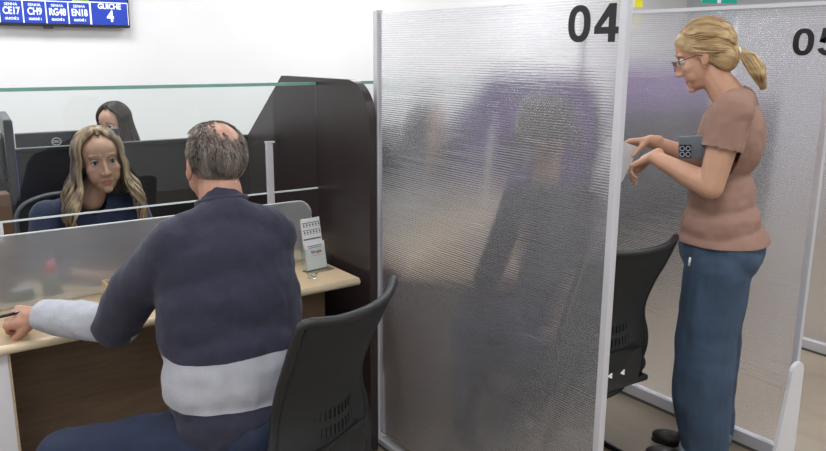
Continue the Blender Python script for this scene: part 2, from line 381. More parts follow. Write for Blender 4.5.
def long_hair(t, mt, m, length=0.30, n=150, rad=0.0055, wave=0.012, over_front=0.35, part='hair', seed=1, world_down=True):
    """centre-parted hair: strands leave the parting, follow the skull and fall past the shoulders"""
    rnd = random.Random(seed); k = NB(); c = V((0, -0.012, 0.028))
    inv3 = mt.to_3x3().inverted(); down = (inv3 @ V((0, 0, -1))).normalized() if world_down else V((0, 0, -1))
    for s in (-1, 1):
        for i in range(n):
            u = (i + rnd.random()) / n
            ph0 = 8 + 172 * u; ph1 = 60 + 118 * u
            rx, ry, rz = 0.086 + rnd.uniform(-.004, .006), 0.108 + rnd.uniform(-.004, .006), 0.094 + rnd.uniform(-.003, .006)
            pts = []; J = 7; thmax = R(100)
            for j in range(J):
                th = R(14) + (thmax - R(14)) * j / (J - 1); q = min(1, j / 3.2); ph = R(ph0 + (ph1 - ph0) * q)
                if j == 0: q0 = V((s * 0.003, math.cos(R(ph0)) * 0.062, 0)); pts.append(c + V((q0.x, q0.y, rz * math.sqrt(max(0, 1 - (q0.y / ry) ** 2)))))
                pts.append(c + V((s * rx * math.sin(ph) * math.sin(th), ry * math.cos(ph) * math.sin(th), rz * math.cos(th))))
            p = pts[-1].copy(); wv = rnd.uniform(0, 6.28) * 0.3 + u * 5; Lr = length * rnd.uniform(0.8, 1.05)
            out = V((s * math.sin(R(ph1)), math.cos(R(ph1)), 0)) * 0.17
            fr = over_front * max(0, 1 - u * 2.2)
            for j in range(1, 9):
                f = j / 8
                q = p + down * Lr * f + out * (f * 0.35) + V((0, 0.10, 0)) * fr * f + V((s * math.sin(wv + f * 9), math.cos(wv + f * 8), 0)) * wave * min(1, f * 2)
                pts.append(q)
            pts = [mt @ q for q in spline(pts, 2)]
            N = len(pts); tube(k, pts, [rad * (0.8 + 0.4 * min(1, jj / 6)) * (1 - 0.75 * max(0, (jj - N * 0.75) / (N * 0.25))) for jj in range(N)], 5)
    return obj(part, k, m, t, True)

# ============================================================ THE ROOM
def struct(name, a, b, m):
    return tag(obj(name, box(NB(), a, b), m), kind='structure')
X0, X1, Y0, Y1 = -3.2, 8.5, -3.2, 6.0
struct('floor', (X0, Y0, -0.1), (X1, Y1, 0), M['floor'])
struct('ceiling', (X0, Y0, CEIL), (X1, Y1, CEIL + 0.1), M['ceil'])
struct('wall_back', (X0 - .1, Y1, 0), (X1 + .1, Y1 + 0.1, CEIL), M['wall'])
struct('wall_front', (X0 - .1, Y0 - 0.1, 0), (X1 + .1, Y0, CEIL), M['wall'])
struct('wall_left', (X0 - 0.1, Y0, 0), (X0, Y1, CEIL), M['wall'])
struct('wall_right', (X1, Y0, 0), (X1 + 0.1, Y1, CEIL), M['wallgrey'])
struct('baseboard_back', (X0, Y1 - 0.015, 0), (X1, Y1, 0.09), M['whiteplastic'])

# ceiling lamps' frames
lamp0 = None
for i, (lx, ly) in enumerate(LAMPS):
    if lamp0 is None:
        k = NB()
        for a, b in (((-.62, -.32), (.62, -.285)), ((-.62, .285), (.62, .32)), ((-.62, -.285), (-.585, .285)), ((.585, -.285), (.62, .285))):
            box(k, (a[0], a[1], -0.03), (b[0], b[1], 0), 0.003)
        lamp0 = obj('ceiling_lamp', k, M['whiteplastic']); lo = lamp0
    else:
        lo = lamp0.copy(); C.objects.link(lo)
    lo.location = (lx, ly, CEIL)
    tag(lo, 'white rectangular ceiling lamp frame set in the tiled ceiling of the hall', 'ceiling lamp', 'ceiling lamps of the hall')

# ============================================================ TV ON THE BACK WALL
tvl = thing('wall_screen', 'wall-hung flat screen with blue queue numbers high on the white wall', 'screen', (1.26, 5.97, 1.735))
TY = 5.93
obj('housing', box(NB(), (0.80, TY, 1.722), (1.70, TY + 0.05, 2.235), 0.006), M['bezel'], tvl)
obj('wall_bracket', box(NB(), (1.05, TY + 0.05, 1.85), (1.45, 6.0, 2.1), 0.004), M['bezel'], tvl)
obj('infrared_sensor', box(NB(), (1.115, TY + 0.004, 1.708), (1.175, TY + 0.03, 1.722), 0.003), M['bezel'], tvl)
def flat(name, x0, x1, z0, z1, m, d=0.0, th=0.002):
    return obj(name, box(NB(), (x0, TY - 0.001 - d - th, z0), (x1, TY - 0.001 - d, z1)), m, tvl)
flat('picture_panel', 0.815, 1.425, 1.90, 2.22, M['screengreen'])
flat('caption_bar', 0.93, 1.31, 1.895, 1.925, M['screennavy'], 0.002)
flat('screen_backing', 0.815, 1.69, 1.742, 1.90, M['screenwhite'], -0.0005)
flat('counter_panel', 1.433, 1.685, 1.742, 1.893, M['screenblue'], 0.002)
flat('counter_header', 1.433, 1.685, 1.900, 2.22, M['screennavy'], 0.002)
cells = [(0.845, 'CE17', '2'), (0.990, 'CH9', '1'), (1.135, 'RG48', '6'), (1.280, 'EN18', '1')]
for x, a, n in cells:
    cp = flat('ticket_panel', x + 0.004, x + 0.141, 1.742, 1.888, M['screenblue'], 0.002)
    cx = x + 0.073; ty = TY - 0.006
    text_mesh('SENHA', 0.027, face_ny(cx, ty, 1.862), M['screenwhite'], 'lettering', cp, sx=0.95)
    text_mesh(a, 0.066, face_ny(cx, ty, 1.818), M['screenwhite'], 'lettering', cp, sx=0.72, bold=0.0016)
    text_mesh('GUICHÊ ' + n, 0.021, face_ny(cx, ty, 1.768), M['screenwhite'], 'lettering', cp, sx=0.9, bold=0.0006)
text_mesh('GUICHÊ', 0.052, face_ny(1.56, TY - 0.006, 1.868), M['screenwhite'], 'lettering', tvl, sx=0.85, bold=0.0012)
text_mesh('4', 0.105, face_ny(1.562, TY - 0.006, 1.798), M['screenwhite'], 'lettering', tvl, sx=0.9, bold=0.003)
text_mesh('SENHA', 0.028, face_ny(1.16, TY - 0.007, 1.911), M['screenwhite'], 'lettering', tvl)

# ============================================================ COUNTERS
def counter(x0, x1, label_desk, label_frost, label_glass, label_side, gdesk=None, wallx=None, posts=(), side=True):
    t = thing('service_desk', label_desk, 'desk', ((x0 + x1) / 2, 2.66, 0))
    k = NB(); box(k, (x0, 2.352, 0.700), (x1, 3.05, 0.728)); obj('desktop', k, M['wood'], t)
    k = NB(); tube(k, [(x0, 2.352, 0.714), (x1, 2.352, 0.714)], 0.0142, 14); obj('front_edge', k, M['edge'], t, True)
    obj('modesty_panel', box(NB(), (x0 + 0.02, 2.58, 0.02), (x1 - 0.02, 2.60, 0.70)), M['brown'], t)
    obj('side_leg', box(NB(), (x1 - 0.045, 2.60, 0), (x1 - 0.02, 3.0, 0.70)), M['brown'], t)
    return t
desk1 = counter(-0.9, 1.445, 'long light oak customer desk where the man in navy sits', '', '', '')
obj('end_leg', box(NB(), (-0.26, 2.372, 0), (0.262, 2.40, 0.698), 0.002), M['whiteplastic'], desk1)['label'] = 'white leg board under the desktop'
obj('leg_edge', box(NB(), (0.262, 2.372, 0), (0.268, 2.40, 0.698)), M['wood'], desk1)
desk2 = counter(1.66, 2.66, 'oak desk blurred behind the ribbed panel numbered 04', '', '', '')

def side_panel(x, label, m='dark'):
    """dark board between two stations: rounded towards the customer, stepped down to the low wall"""
    t = thing('station_divider', label, 'divider', (x, 2.9, 0))
    def prof(o):
        pts = [(2.335 + o, 0), (2.335 + o, 1.455 - 0.15)]
        for i in range(25):
            a = PI - (PI / 2) * i / 24; r = 0.15 - o; pts.append((2.335 + 0.15 + r * math.cos(a), 1.455 - 0.15 + r * math.sin(a)))
        pts += [(3.03 - o * 0.5, 1.455 - o), (3.412, 1.165 - o), (3.412, 0)]
        return pts
    k = NB(); prism(k, prof(0.004), x, x + 0.03, lambda u, v, d: V((d, u, v))); obj('board', k, M[m], t)
    # edge band: thin strip that follows the outline
    P = prof(0.0); Q = prof(0.004); k = NB()
    for i in range(len(P) - 2):
        vs = [k.verts.new(V((xx, *pp))) for pp in (P[i], P[i + 1], Q[i + 1], Q[i]) for xx in (x - 0.001, x + 0.031)]
        a = vs[0::2]; b = vs[1::2]
        k.faces.new(a); k.faces.new(b[::-1])
        for j in range(4): k.faces.new((a[j], b[j], b[(j + 1) % 4], a[(j + 1) % 4]))
    obj('edge_band', k, M['darkedge'], t)
    return t
side_panel(1.487, 'dark wenge end board with rounded top corner beside the seated man\'s desk')
side_panel(2.70, 'dark wenge end board with violet rib glare in its colour behind the ribbed panels near the standing woman', 'violet_glare')

# low black wall behind the clerks
k = NB(); box(k, (-1.2, 3.415, 0), (6.2, 3.445, 1.15))
lw = thing('low_partition_wall', 'low black partition wall behind the long haired clerk', 'partition', (1.0, 3.43, 0))
obj('board', k, M['black'], lw)
obj('top_cap', box(NB(), (-1.2, 3.41, 1.15), (6.2, 3.45, 1.168), 0.003), M['black'], lw)

def screens(x0, x1, wh, rx=None, zt=1.43):
    """frosted lower screen and clear upper glass in one row"""
    f = thing('frosted_screen', f'low grey frosted screen standing on {wh}', 'screen', ((x0 + x1) / 2, 2.70, 0.728))
    xr = x1 - 0.050; pts = [(x0, 0.730), (x0, 0.972)]
    for i in range(7):
        a = PI / 2 * (1 - i / 6); pts.append((xr - 0.06 + 0.06 * math.cos(a), 0.972 - 0.06 + 0.06 * math.sin(a)))
    pts.append((xr, 0.730))
    k = NB(); prism(k, pts, 2.694, 2.702, lambda u, v, d: V((u, d, v))); obj('sheet', k, M['frost'], f)
    k = NB(); tube(k, [V((u, 2.698, v)) for u, v in pts[1:-1]], 0.0035, 6); obj('polished_edge', k, M['glasslow'], f, True)
    g = thing('glass_screen', f'clear green-edged glass screen above {wh}', 'glass screen', ((x0 + x1) / 2, 2.73, 1.01))
    obj('pane', box(NB(), (x0, 2.726, 1.014), (x1, 2.734, zt - 0.004)), M['glass'], g)
    obj('upper_edge', box(NB(), (x0, 2.7255, zt - 0.004), (x1, 2.7345, zt + 0.008)), M['glassedge'], g)
    obj('lower_edge', box(NB(), (x0, 2.7255, 1.009), (x1, 2.7345, 1.014)), M['glasslow'], g)
    for px_ in ([1.27] if x0 < 0.5 else [x0 + 0.85]) + ([-0.4] if x0 < 0.5 else []):
        p = obj('post', box(NB(), (px_ - 0.014, 2.708, 0.730), (px_ + 0.014, 2.724, 1.21), 0.003), M['alu'], g)
        obj('post_cap', box(NB(), (px_ - 0.016, 2.706, 1.21), (px_ + 0.022, 2.7255, 1.216), 0.001), M['alu'], p)
    return f, g
screens(-0.9, 1.486, 'the seated man\'s desk')
screens(1.56, 2.695, 'the desk behind the panel numbered 04')

# ============================================================ RIBBED PARTITIONS
def partition(x, ya, yb, num, label, zt=1.735, foot_far=True, rail=0.06, top=True):
    t = thing('ribbed_partition', label, 'partition', (x, (ya + yb) / 2, 0))
    obj('ribbed_sheet', box(NB(), (x - 0.005, ya + 0.02, 0.055), (x + 0.005, yb - 0.02, zt - 0.012)), M['poly'], t)
    obj('near_post', box(NB(), (x - 0.011, ya, 0), (x + 0.011, ya + 0.022, zt), 0.002), M['alu'], t)
    obj('far_post', box(NB(), (x - 0.013, yb - 0.026, 0), (x + 0.013, yb, zt), 0.002), M['alu'], t)
    if top: obj('top_rail', box(NB(), (x - 0.010, ya + 0.030, zt - 0.014), (x + 0.010, yb - 0.026, zt)), M['alu'], t)
    r = NB(); box(r, (x - 0.018, ya + 0.030, 0), (x + 0.018, yb - 0.026, rail), 0.002); obj('bottom_rail', r, M['alu'], t)
    k = NB(); box(k, (x - 0.022, ya + 0.046, 0), (x - 0.0185, yb - 0.03, 0.012)); obj('rail_seal', k, M['chairgrey_'], t)
    for y, s, hh in ((ya - 0.012, 1, 0.43),) + (((yb - 0.02, -1, 0.34),) if foot_far else ()):
        k = NB(); pts = [(-0.125, 0), (-0.125, 0.02), (-0.066, hh - 0.08)]
        for i in range(9):
            a = PI - PI * i / 8; pts.append((-0.020 + 0.044 * math.cos(a), hh - 0.045 + 0.044 * math.sin(a)))
        pts += [(0.03, 0.02), (0.05, 0.0)]
        prism(k, pts, y, y + 0.014, lambda u, v, d: V((x + u, d, v))); obj('foot', k, M['whiteplastic'], t)
    if num:
        dg = None
        zc, yc = {'04': (1.628, 1.372), '05': (1.597, 1.408)}[num]
        k = NB(); W_, H_, g_ = 0.076, 0.094, 0.014      # bold sans digits, u runs towards -Y (reading direction)
        def strip(outer, inner, closed):
            n = len(outer)
            vs = [[k.verts.new(V((x - 0.0058 - d, yc - u, zc + v))) for u, v in ring] for d in (0, 0.0014) for ring in (outer, inner)]
            for a in range(n if closed else n - 1):
                b = (a + 1) % n
                k.faces.new((vs[0][a], vs[0][b], vs[1][b], vs[1][a])); k.faces.new((vs[2][a], vs[3][a], vs[3][b], vs[2][b]))
                k.faces.new((vs[0][a], vs[2][a], vs[2][b], vs[0][b])); k.faces.new((vs[1][a], vs[1][b], vs[3][b], vs[3][a]))
            if not closed:
                for a in (0, n - 1): k.faces.new((vs[0][a], vs[1][a], vs[3][a], vs[2][a]))
        def oval(cu, cv, ru, rv, a0=0, a1=360, n=40, e=0.85):
            out = []
            for i_ in range(n + (0 if a1 - a0 == 360 else 1)):
                a = R(a0 + (a1 - a0) * i_ / n); c_, s_ = math.cos(a), math.sin(a)
                out.append((cu + ru * math.copysign(abs(c_) ** e, c_), cv + rv * math.copysign(abs(s_) ** e, s_)))
            return out
        def poly(pts): prism(k, pts, x - 0.0058, x - 0.0072, lambda u, v, d: V((d, yc - u, zc + v)))
        cu = -g_ / 2 - W_ / 2
        strip(oval(cu, 0, W_ / 2, H_ / 2), oval(cu, 0, W_ / 2 - 0.0215, H_ / 2 - 0.0165), True)
        u0 = g_ / 2; b_ = -H_ / 2; tp = H_ / 2
        if num == '04':
            poly([(u0 + 0.046, b_), (u0 + 0.068, b_), (u0 + 0.068, tp), (u0 + 0.046, tp)])
            poly([(u0, b_ + 0.020), (u0 + 0.046, b_ + 0.020), (u0 + 0.046, b_ + 0.037), (u0, b_ + 0.037)]); poly([(u0 + 0.068, b_ + 0.020), (u0 + 0.082, b_ + 0.020), (u0 + 0.082, b_ + 0.037), (u0 + 0.068, b_ + 0.037)])
            poly([(u0, b_ + 0.037), (u0 + 0.021, b_ + 0.037), (u0 + 0.046, tp - 0.030), (u0 + 0.046, tp)])
        else:
            poly([(u0 + 0.010, tp - 0.018), (u0 + 0.070, tp - 0.018), (u0 + 0.070, tp), (u0 + 0.012, tp)])
            poly([(u0 + 0.004, b_ + 0.046), (u0 + 0.024, b_ + 0.044), (u0 + 0.028, tp - 0.018), (u0 + 0.010, tp - 0.018)])
            cv = b_ + 0.032; cu = u0 + 0.037
            strip(oval(cu, cv, 0.038, 0.032, 145, -165, 40, 1), oval(cu, cv, 0.017, 0.0155, 145, -165, 40, 1), False)
        obj('number', k, M['ink'], t)
    return t
partition(1.56, 1.262, 2.40, '04', 'ribbed translucent partition panel numbered 04 beside the seated man', rail=0.03, zt=1.702, top=False)
partition(2.76, 1.335, 2.50, '05', 'ribbed translucent partition panel numbered 05 behind the standing woman')
partition(4.00, 1.30, 2.50, None, 'ribbed translucent partition without a visible number beyond panel 05')

# ============================================================ CHAIRS
def chair(loc, rz, label, sled=True):
    """office visitor chair: one-piece curved mesh back that narrows at the waist, padded seat, cantilever sled tube. Faces +Y."""
    t = thing('office_chair', label, 'chair', loc, rz)
    DZ = -0.035
    prof = [(0.40, 0.175, 0.075), (0.47, 0.212, 0.056), (0.54, 0.222, 0.042), (0.60, 0.214, 0.038), (0.66, 0.197, 0.042), (0.72, 0.192, 0.036),
            (0.80, 0.200, 0.010), (0.88, 0.210, -0.026), (0.94, 0.214, -0.056), (0.965, 0.204, -0.070)]
    def surf(u, i):
        z, w, y = prof[i]; rise = 0.012 * (abs(u) ** 3) if i >= 8 else 0
        return V((u * w, -0.235 + y + 0.055 * u * u, z + rise + DZ))
    def grid(u0, u1, nu, off, th, lo=0, hi=None):
        k = NB(); hi = len(prof) if hi is None else hi
        vs = [[k.verts.new(surf(u0 + (u1 - u0) * a / nu, i) + V((0, off, 0))) for a in range(nu + 1)] for i in range(lo, hi)]
        for i in range(len(vs) - 1):
            for a in range(nu): k.faces.new((vs[i][a], vs[i][a + 1], vs[i + 1][a + 1], vs[i + 1][a]))
        o = obj('x', k, None, None)
        m1 = o.modifiers.new('a', 'SOLIDIFY'); m1.thickness = th; m1.offset = 0
        m2 = o.modifiers.new('b', 'SUBSURF'); m2.levels = 2; m2.render_levels = 2
        bpy.context.view_layer.update()
        me = bpy.data.meshes.new_from_object(o.evaluated_get(bpy.context.evaluated_depsgraph_get())); bpy.data.objects.remove(o); return me
    bs = link('backrest', grid(-0.97, 0.97, 10, 0, 0.012), M['mesh'], t, True, world=False)
    # rim
    k = NB()
    loop = [surf(-1, i) for i in range(len(prof))] + [surf(u, len(prof) - 1) for u in (-0.6, -0.2, 0.2, 0.6)] + [surf(1, i) for i in range(len(prof) - 1, -1, -1)] + [surf(u, 0) for u in (0.6, 0.2, -0.2, -0.6)]
    sp = spline(loop + [loop[0]], 3); tube(k, sp, 0.0125, 8, caps=False)
    obj('back_frame', k, M['chair'], t, True, world=False)
    # lumbar slats in two bowed rows on the back side
    k = NB()
    for row, zz, n in ((0, 0.640, 15), (1, 0.592, 15)):
        for a in range(n):
            u = -0.72 + 1.44 * a / (n - 1); bow = 0.030 * (1 - (u / 0.8) ** 2) * (1 if row else 1)
            z = zz - bow + 0.02
            y = -0.235 + 0.038 + 0.055 * u * u - 0.008
            box(k, (u * 0.17 - 0.003, y - 0.0005, z - 0.014), (u * 0.17 + 0.003, y + 0.006, z + 0.014), 0.001)
    obj('lumbar_slats', k, M['chair'], t, world=False)
    # lower shell
    k = NB()
    sh = [(-0.13, 0.40), (-0.165, 0.46), (-0.15, 0.53), (-0.10, 0.555), (0.10, 0.555), (0.15, 0.53), (0.165, 0.46), (0.13, 0.40)]
    prism(k, sh, -0.222, -0.206, lambda u, v, d: V((u, d + 0.06 * (u / 0.2) ** 2, v))); obj('back_shell', k, M['chair'], t, world=False)
    k = NB()
    # seat
    k = NB(); box(k, (-0.235, -0.155, 0.405), (0.235, 0.27, 0.465), 0.024); obj('seat', k, M['mesh'], t, True, world=False)
    obj('seat_pan', box(NB(), (-0.21, -0.18, 0.385), (0.21, 0.22, 0.407), 0.006), M['chair'], t, world=False)
    for s in (-1, 1):
        k = NB(); tube(k, spline([(s * 0.17, -0.165, 0.50), (s * 0.18, -0.16, 0.42), (s * 0.20, -0.10, 0.385), (s * 0.235, 0.0, 0.380)], 4), 0.011, 8)
        obj('back_bracket', k, M['tube'], t, True, world=False)
        k = NB(); tube(k, spline([(s * 0.235, -0.12, 0.380), (s * 0.237, 0.20, 0.380), (s * 0.24, 0.262, 0.34), (s * 0.245, 0.28, 0.08), (s * 0.245, 0.25, 0.018), (s * 0.25, 0.18, 0.014), (s * 0.25, -0.22, 0.014)], 5), 0.0125, 8)
        obj('leg', k, M['tube'], t, True, world=False)
    k = NB(); tube(k, spline([(-0.25, -0.22, 0.014), (-0.235, -0.255, 0.014), (-0.20, -0.262, 0.014), (0.20, -0.262, 0.014), (0.235, -0.255, 0.014), (0.25, -0.22, 0.014)], 5), 0.0125, 8)
    obj('rear_crossbar', k, M['tube'], t, True, world=False)
    return t
chair((0.845, 1.805, 0), R(26), 'black curved-back office chair under the man in the navy jumper')
ch2 = chair((2.03, 1.80, 0), R(-3), 'black curved-back office chair between panel 04 and the standing woman')

for x in (-0.055, 0.005):  # two small white triangles on the lower back shell
    k = NB(); prism(k, [(x, 0.475), (x + 0.020, 0.485), (x + 0.020, 0.465)], -0.2265, -0.2235, lambda u, v, d: V((u, d + 0.06 * (u / 0.2) ** 2, v))); obj('white_triangle', k, M['paper'], ch2, world=False)

# ============================================================ THE SEATED MAN
M['navy'] = mat('navy_knit', (0.022, 0.023, 0.045), 0.85, noise_amt=0.12, noise_scale=40, bump=0.25, bump_scale=220, sheen=0.1)
M['greyknit'] = mat('pale_grey_knit', (0.40, 0.41, 0.46), 0.85, noise_amt=0.05, noise_scale=50, bump=0.2, bump_scale=220)
M['jeans_dark'] = mat('dark_blue_denim', (0.010, 0.018, 0.045), 0.8, noise_amt=0.2, noise_scale=20, bump=0.2, bump_scale=300)
M['greyhair'] = hair_mat('salt_and_pepper_hair', (0.070, 0.056, 0.046), (0.28, 0.24, 0.21), 60)
man = thing('person', 'seated man seen from behind in navy jumper with pale grey band and cuffs', 'person', (0.78, 1.80, 0.47))
hm = head_mtx((0.775, 2.010, 1.252), 4, -6, 0)
k = NB()
head_shapes(k, hm)
capsule(k, (0.773, 1.975, 1.19), (0.765, 1.925, 1.08), 0.058, 0.066)
chain(k, [(0.765, 1.90, 1.03), (0.775, 1.86, 0.85), (0.79, 1.82, 0.60)], [0.085, 0.09, 0.095])
# arms: left rests on the desk edge, right forward on the desk
Lsh, Lel, Lwr = V((0.60, 1.91, 1.075)), V((0.505, 2.115, 0.812)), V((0.360, 2.325, 0.803))
Rsh, Rel, Rwr = V((0.895, 1.90, 1.075)), V((0.965, 2.16, 0.84)), V((0.90, 2.42, 0.775))
for a, b, c in ((Lsh, Lel, Lwr), (Rsh, Rel, Rwr)): chain(k, [a + V((0, 0, -0.02)), b, c], [0.035, 0.034, 0.027])
hand_shapes(k, Lwr + V((-0.012, 0.017, -0.004)), (-0.62, 0.76, -0.12), (-0.45, -0.45, 0.75), -1, curl=(1.0, 1.1, 0.7), scale=1.08, thumb_out=0.45, spread=0.03, grip=0.1)
hand_shapes(k, Rwr, (-0.5, 0.86, -0.1), (0, 0, 1), -1, curl=(0.3, 0.4, 0.3), scale=0.95)
# thighs and shins under the desk
hipL, kneeL, ankL = V((0.70, 1.79, 0.535)), V((0.325, 2.02, 0.505)), V((0.36, 2.12, 0.10))
hipR, kneeR, ankR = V((0.89, 1.83, 0.54)), V((0.84, 2.27, 0.545)), V((0.86, 2.30, 0.10))
for a, b, c in ((hipL, kneeL, ankL), (hipR, kneeR, ankR)): chain(k, [a, b, c], [0.075, 0.052, 0.035])
me = fuse(k, 0.0048, 2); head_sculpt(me, hm); paint(me, lips(hm)); body = link('body', me, SK['man'], man, True)
eyes(man, hm, M['greyhair'])
# jumper
k = NB()
chain(k, [(0.655, 1.905, 1.068), (0.765, 1.905, 1.105), (0.855, 1.895, 1.072)], [0.078, 0.080, 0.078], 18)
ell(k, (0.750, 1.895, 0.985), (0.198, 0.125, 0.17)); ell(k, (0.750, 1.875, 0.86), (0.208, 0.140, 0.22)); ell(k, (0.752, 1.845, 0.71), (0.206, 0.150, 0.22)); ell(k, (0.760, 1.825, 0.59), (0.202, 0.150, 0.13))
capsule(k, (0.765, 1.935, 1.10), (0.768, 1.945, 1.145), 0.074, 0.064)
chain(k, [V((0.625, 1.905, 1.055)), Lel + (Lsh - Lel) * 0.45, Lel], [0.082, 0.070, 0.066], 18)
chain(k, [V((0.872, 1.895, 1.055)), Rel + (Rsh - Rel) * 0.45, Rel], [0.082, 0.066, 0.058], 18)
me = fuse(k, 0.007, 8); wrinkle(me, 0.007, 7, (1, 1, 1.9), 3); wrinkle(me, 0.0035, 16, (1.6, 1, 0.7), 14)
me = cut(me, lambda c: not (c - Lel).length < 0.0 and c.z > 0.505)
nt = M['navy'].node_tree
# knitted-in pale band round the lower body (object space of the jumper)
bm_ = M['navy'].copy(); bm_.name = 'navy_knit_with_pale_band'; nt = bm_.node_tree; pb = nt.nodes['Principled BSDF']
src = pb.inputs['Base Color'].links[0].from_socket
tc = nt.nodes.new('ShaderNodeTexCoord'); sp = nt.nodes.new('ShaderNodeSeparateXYZ'); nt.links.new(tc.outputs['Object'], sp.inputs[0])
nzz = nt.nodes.new('ShaderNodeTexNoise'); nzz.inputs['Scale'].default_value = 4; nt.links.new(tc.outputs['Object'], nzz.inputs['Vector'])
def mth(op, a, b):
    n = nt.nodes.new('ShaderNodeMath'); n.operation = op
    for i_, v_ in enumerate((a, b)):
        if isinstance(v_, (int, float)): n.inputs[i_].default_value = v_
        else: nt.links.new(v_, n.inputs[i_])
    return n.outputs[0]
zz = mth('ADD', sp.outputs['Z'], mth('MULTIPLY', nzz.outputs['Fac'], 0.03))
inb = mth('MULTIPLY', mth('MULTIPLY', mth('GREATER_THAN', zz, 0.198), mth('LESS_THAN', zz, 0.332)), mth('GREATER_THAN', sp.outputs['X'], -0.25))
mx = nt.nodes.new('ShaderNodeMix'); mx.data_type = 'RGBA'; nt.links.new(inb, mx.inputs[0]); nt.links.new(src, mx.inputs[6]); mx.inputs[7].default_value = (0.40, 0.41, 0.46, 1)
nt.links.new(mx.outputs[2], pb.inputs['Base Color'])
link('jumper', me, bm_, man, True)
k = NB(); tube(k, [(0.767 + 0.0625 * math.cos(a), 1.950 + 0.064 * math.sin(a), 1.158 - 0.018 * math.sin(a)) for a in [2 * PI * i / 24 for i in range(25)]], 0.010, 8, caps=False)
obj('collar', k, M['navy'], man, True)
for el, wr, nm in ((Lel, Lwr, 'left'), (Rel, Rwr, 'right')):
    k = NB(); d = (wr - el).normalized()
    chain(k, [el - d * 0.01, el + d * 0.11, wr - d * 0.005], [0.052, 0.058, 0.048], 18)
    me = fuse(k, 0.006, 3); wrinkle(me, 0.006, 18, (1, 1, 1), 5)
    me = cut(me, lambda c: (c - wr).dot(d) < 0.004 and (c - el).dot(d) > -0.03)
    link('cuff_sleeve', me, M['greyknit'], man, True)
# jeans
k = NB()
chain(k, [hipL + V((0.02, 0, 0)), hipL.lerp(kneeL, 0.5), kneeL], [0.105, 0.092, 0.074], 18)
chain(k, [hipR - V((0.02, 0, 0)), hipR.lerp(kneeR, 0.5), kneeR], [0.105, 0.090, 0.074], 18)
for a, b in ((kneeL, ankL), (kneeR, ankR)): chain(k, [a, b], [0.072, 0.058])
ell(k, (0.79, 1.79, 0.56), (0.175, 0.145, 0.10))
me = fuse(k, 0.008, 5); wrinkle(me, 0.006, 10, (1, 1, 1), 8); link('jeans', me, M['jeans_dark'], man, True)
M['shoe'] = mat('dark_leather_shoe', (0.020, 0.014, 0.012), 0.4)
def shoe(t, an, yaw, name='shoe', m=None, L=0.27):
    k = NB(); q = Matrix.Rotation(R(yaw), 4, 'Z')
    for c, r in (((0, -0.035, 0.040), (0.036, 0.048, 0.040)), ((0, 0.03, 0.038), (0.038, 0.065, 0.036)), ((0.0, 0.115, 0.028), (0.043, 0.070, 0.026)), ((0, -0.02, 0.075), (0.034, 0.042, 0.035))): ell(k, c, r)
    me = fuse(k, 0.006, 3)
    for v in me.vertices: v.co.z = max(v.co.z, 0.008)
    me.transform(Matrix.Translation((an.x, an.y, 0)) @ q); o = link(name, me, m or M['shoe'], t, True)
    k = NB(); pts = []
    for i in range(24):
        a = 2 * PI * i / 24; wv = 0.037 + 0.008 * max(0, math.sin(a)); pts.append((wv * math.cos(a), 0.05 + 0.135 * math.sin(a)))
    prism(k, pts, 0.0005, 0.012, lambda u, v, d: V((u, v, d))); k.transform(Matrix.Translation((an.x, an.y, 0)) @ q)
    obj('sole', k, M['ink'], o); return o
shoe(man, ankL, 20); shoe(man, ankR, 0)
# hair: short, thin on the crown
rnd = random.Random(4); k = NB(); hc = V((0, -0.012, 0.030))
for i in range(9500):
    v = V((rnd.gauss(0, 1), rnd.gauss(0, 1), rnd.gauss(0, 1))).normalized()
    if v.z < -0.72 or (v.y > 0.30 - 0.25 * abs(v.x) and v.z < 0.75) or v.y > 0.62: continue
    if abs(v.x) > 0.80 and v.y > -0.10 and v.z < 0.05: continue
    if v.z < -0.60 and v.y > -0.35: continue
    crown = math.exp(-((v - V((0.22, -0.50, 0.78)).normalized()).length / 0.75) ** 2)
    if rnd.random() < crown * 1.2: continue
    p = hc + V((v.x * 0.0735, v.y * 0.0935, v.z * 0.082)); dn = (V((v.x * 0.25, -0.4 if v.z > 0.3 else -0.05, -1)) + V((rnd.uniform(-.25, .25), rnd.uniform(-.2, .2), 0))).normalized()
    dn = (dn - v * dn.dot(v) * 0.9).normalized(); L = rnd.uniform(0.014, 0.024) * (0.8 if v.z < -0.3 else 1)
    pts = [p, p + v * 0.006 + dn * L * 0.4, p + v * 0.009 + dn * L]
    tube(k, [hm @ q for q in pts], [0.0015, 0.0014, 0.0005], 4)
obj('hair', k, M['greyhair'], man)
# pen
k = NB(); tube(k, [(0.205, 2.385, 0.800), (0.335, 2.395, 0.808)], 0.0048, 10)
pen = thing('pen', 'black pen held in the seated man\'s hand', 'pen', (0.27, 2.39, 0.80)); obj('barrel', k, M['ink'], pen, True)
k = NB(); tube(k, [(0.190, 2.384, 0.7995), (0.205, 2.385, 0.800)], [0.001, 0.0046], 10); obj('tip', k, M['logo'], pen, True)
k = NB(); tube(k, [(0.295, 2.386, 0.810), (0.332, 2.388, 0.8125)], 0.0013, 6); obj('clip', k, M['logo'], pen, True)

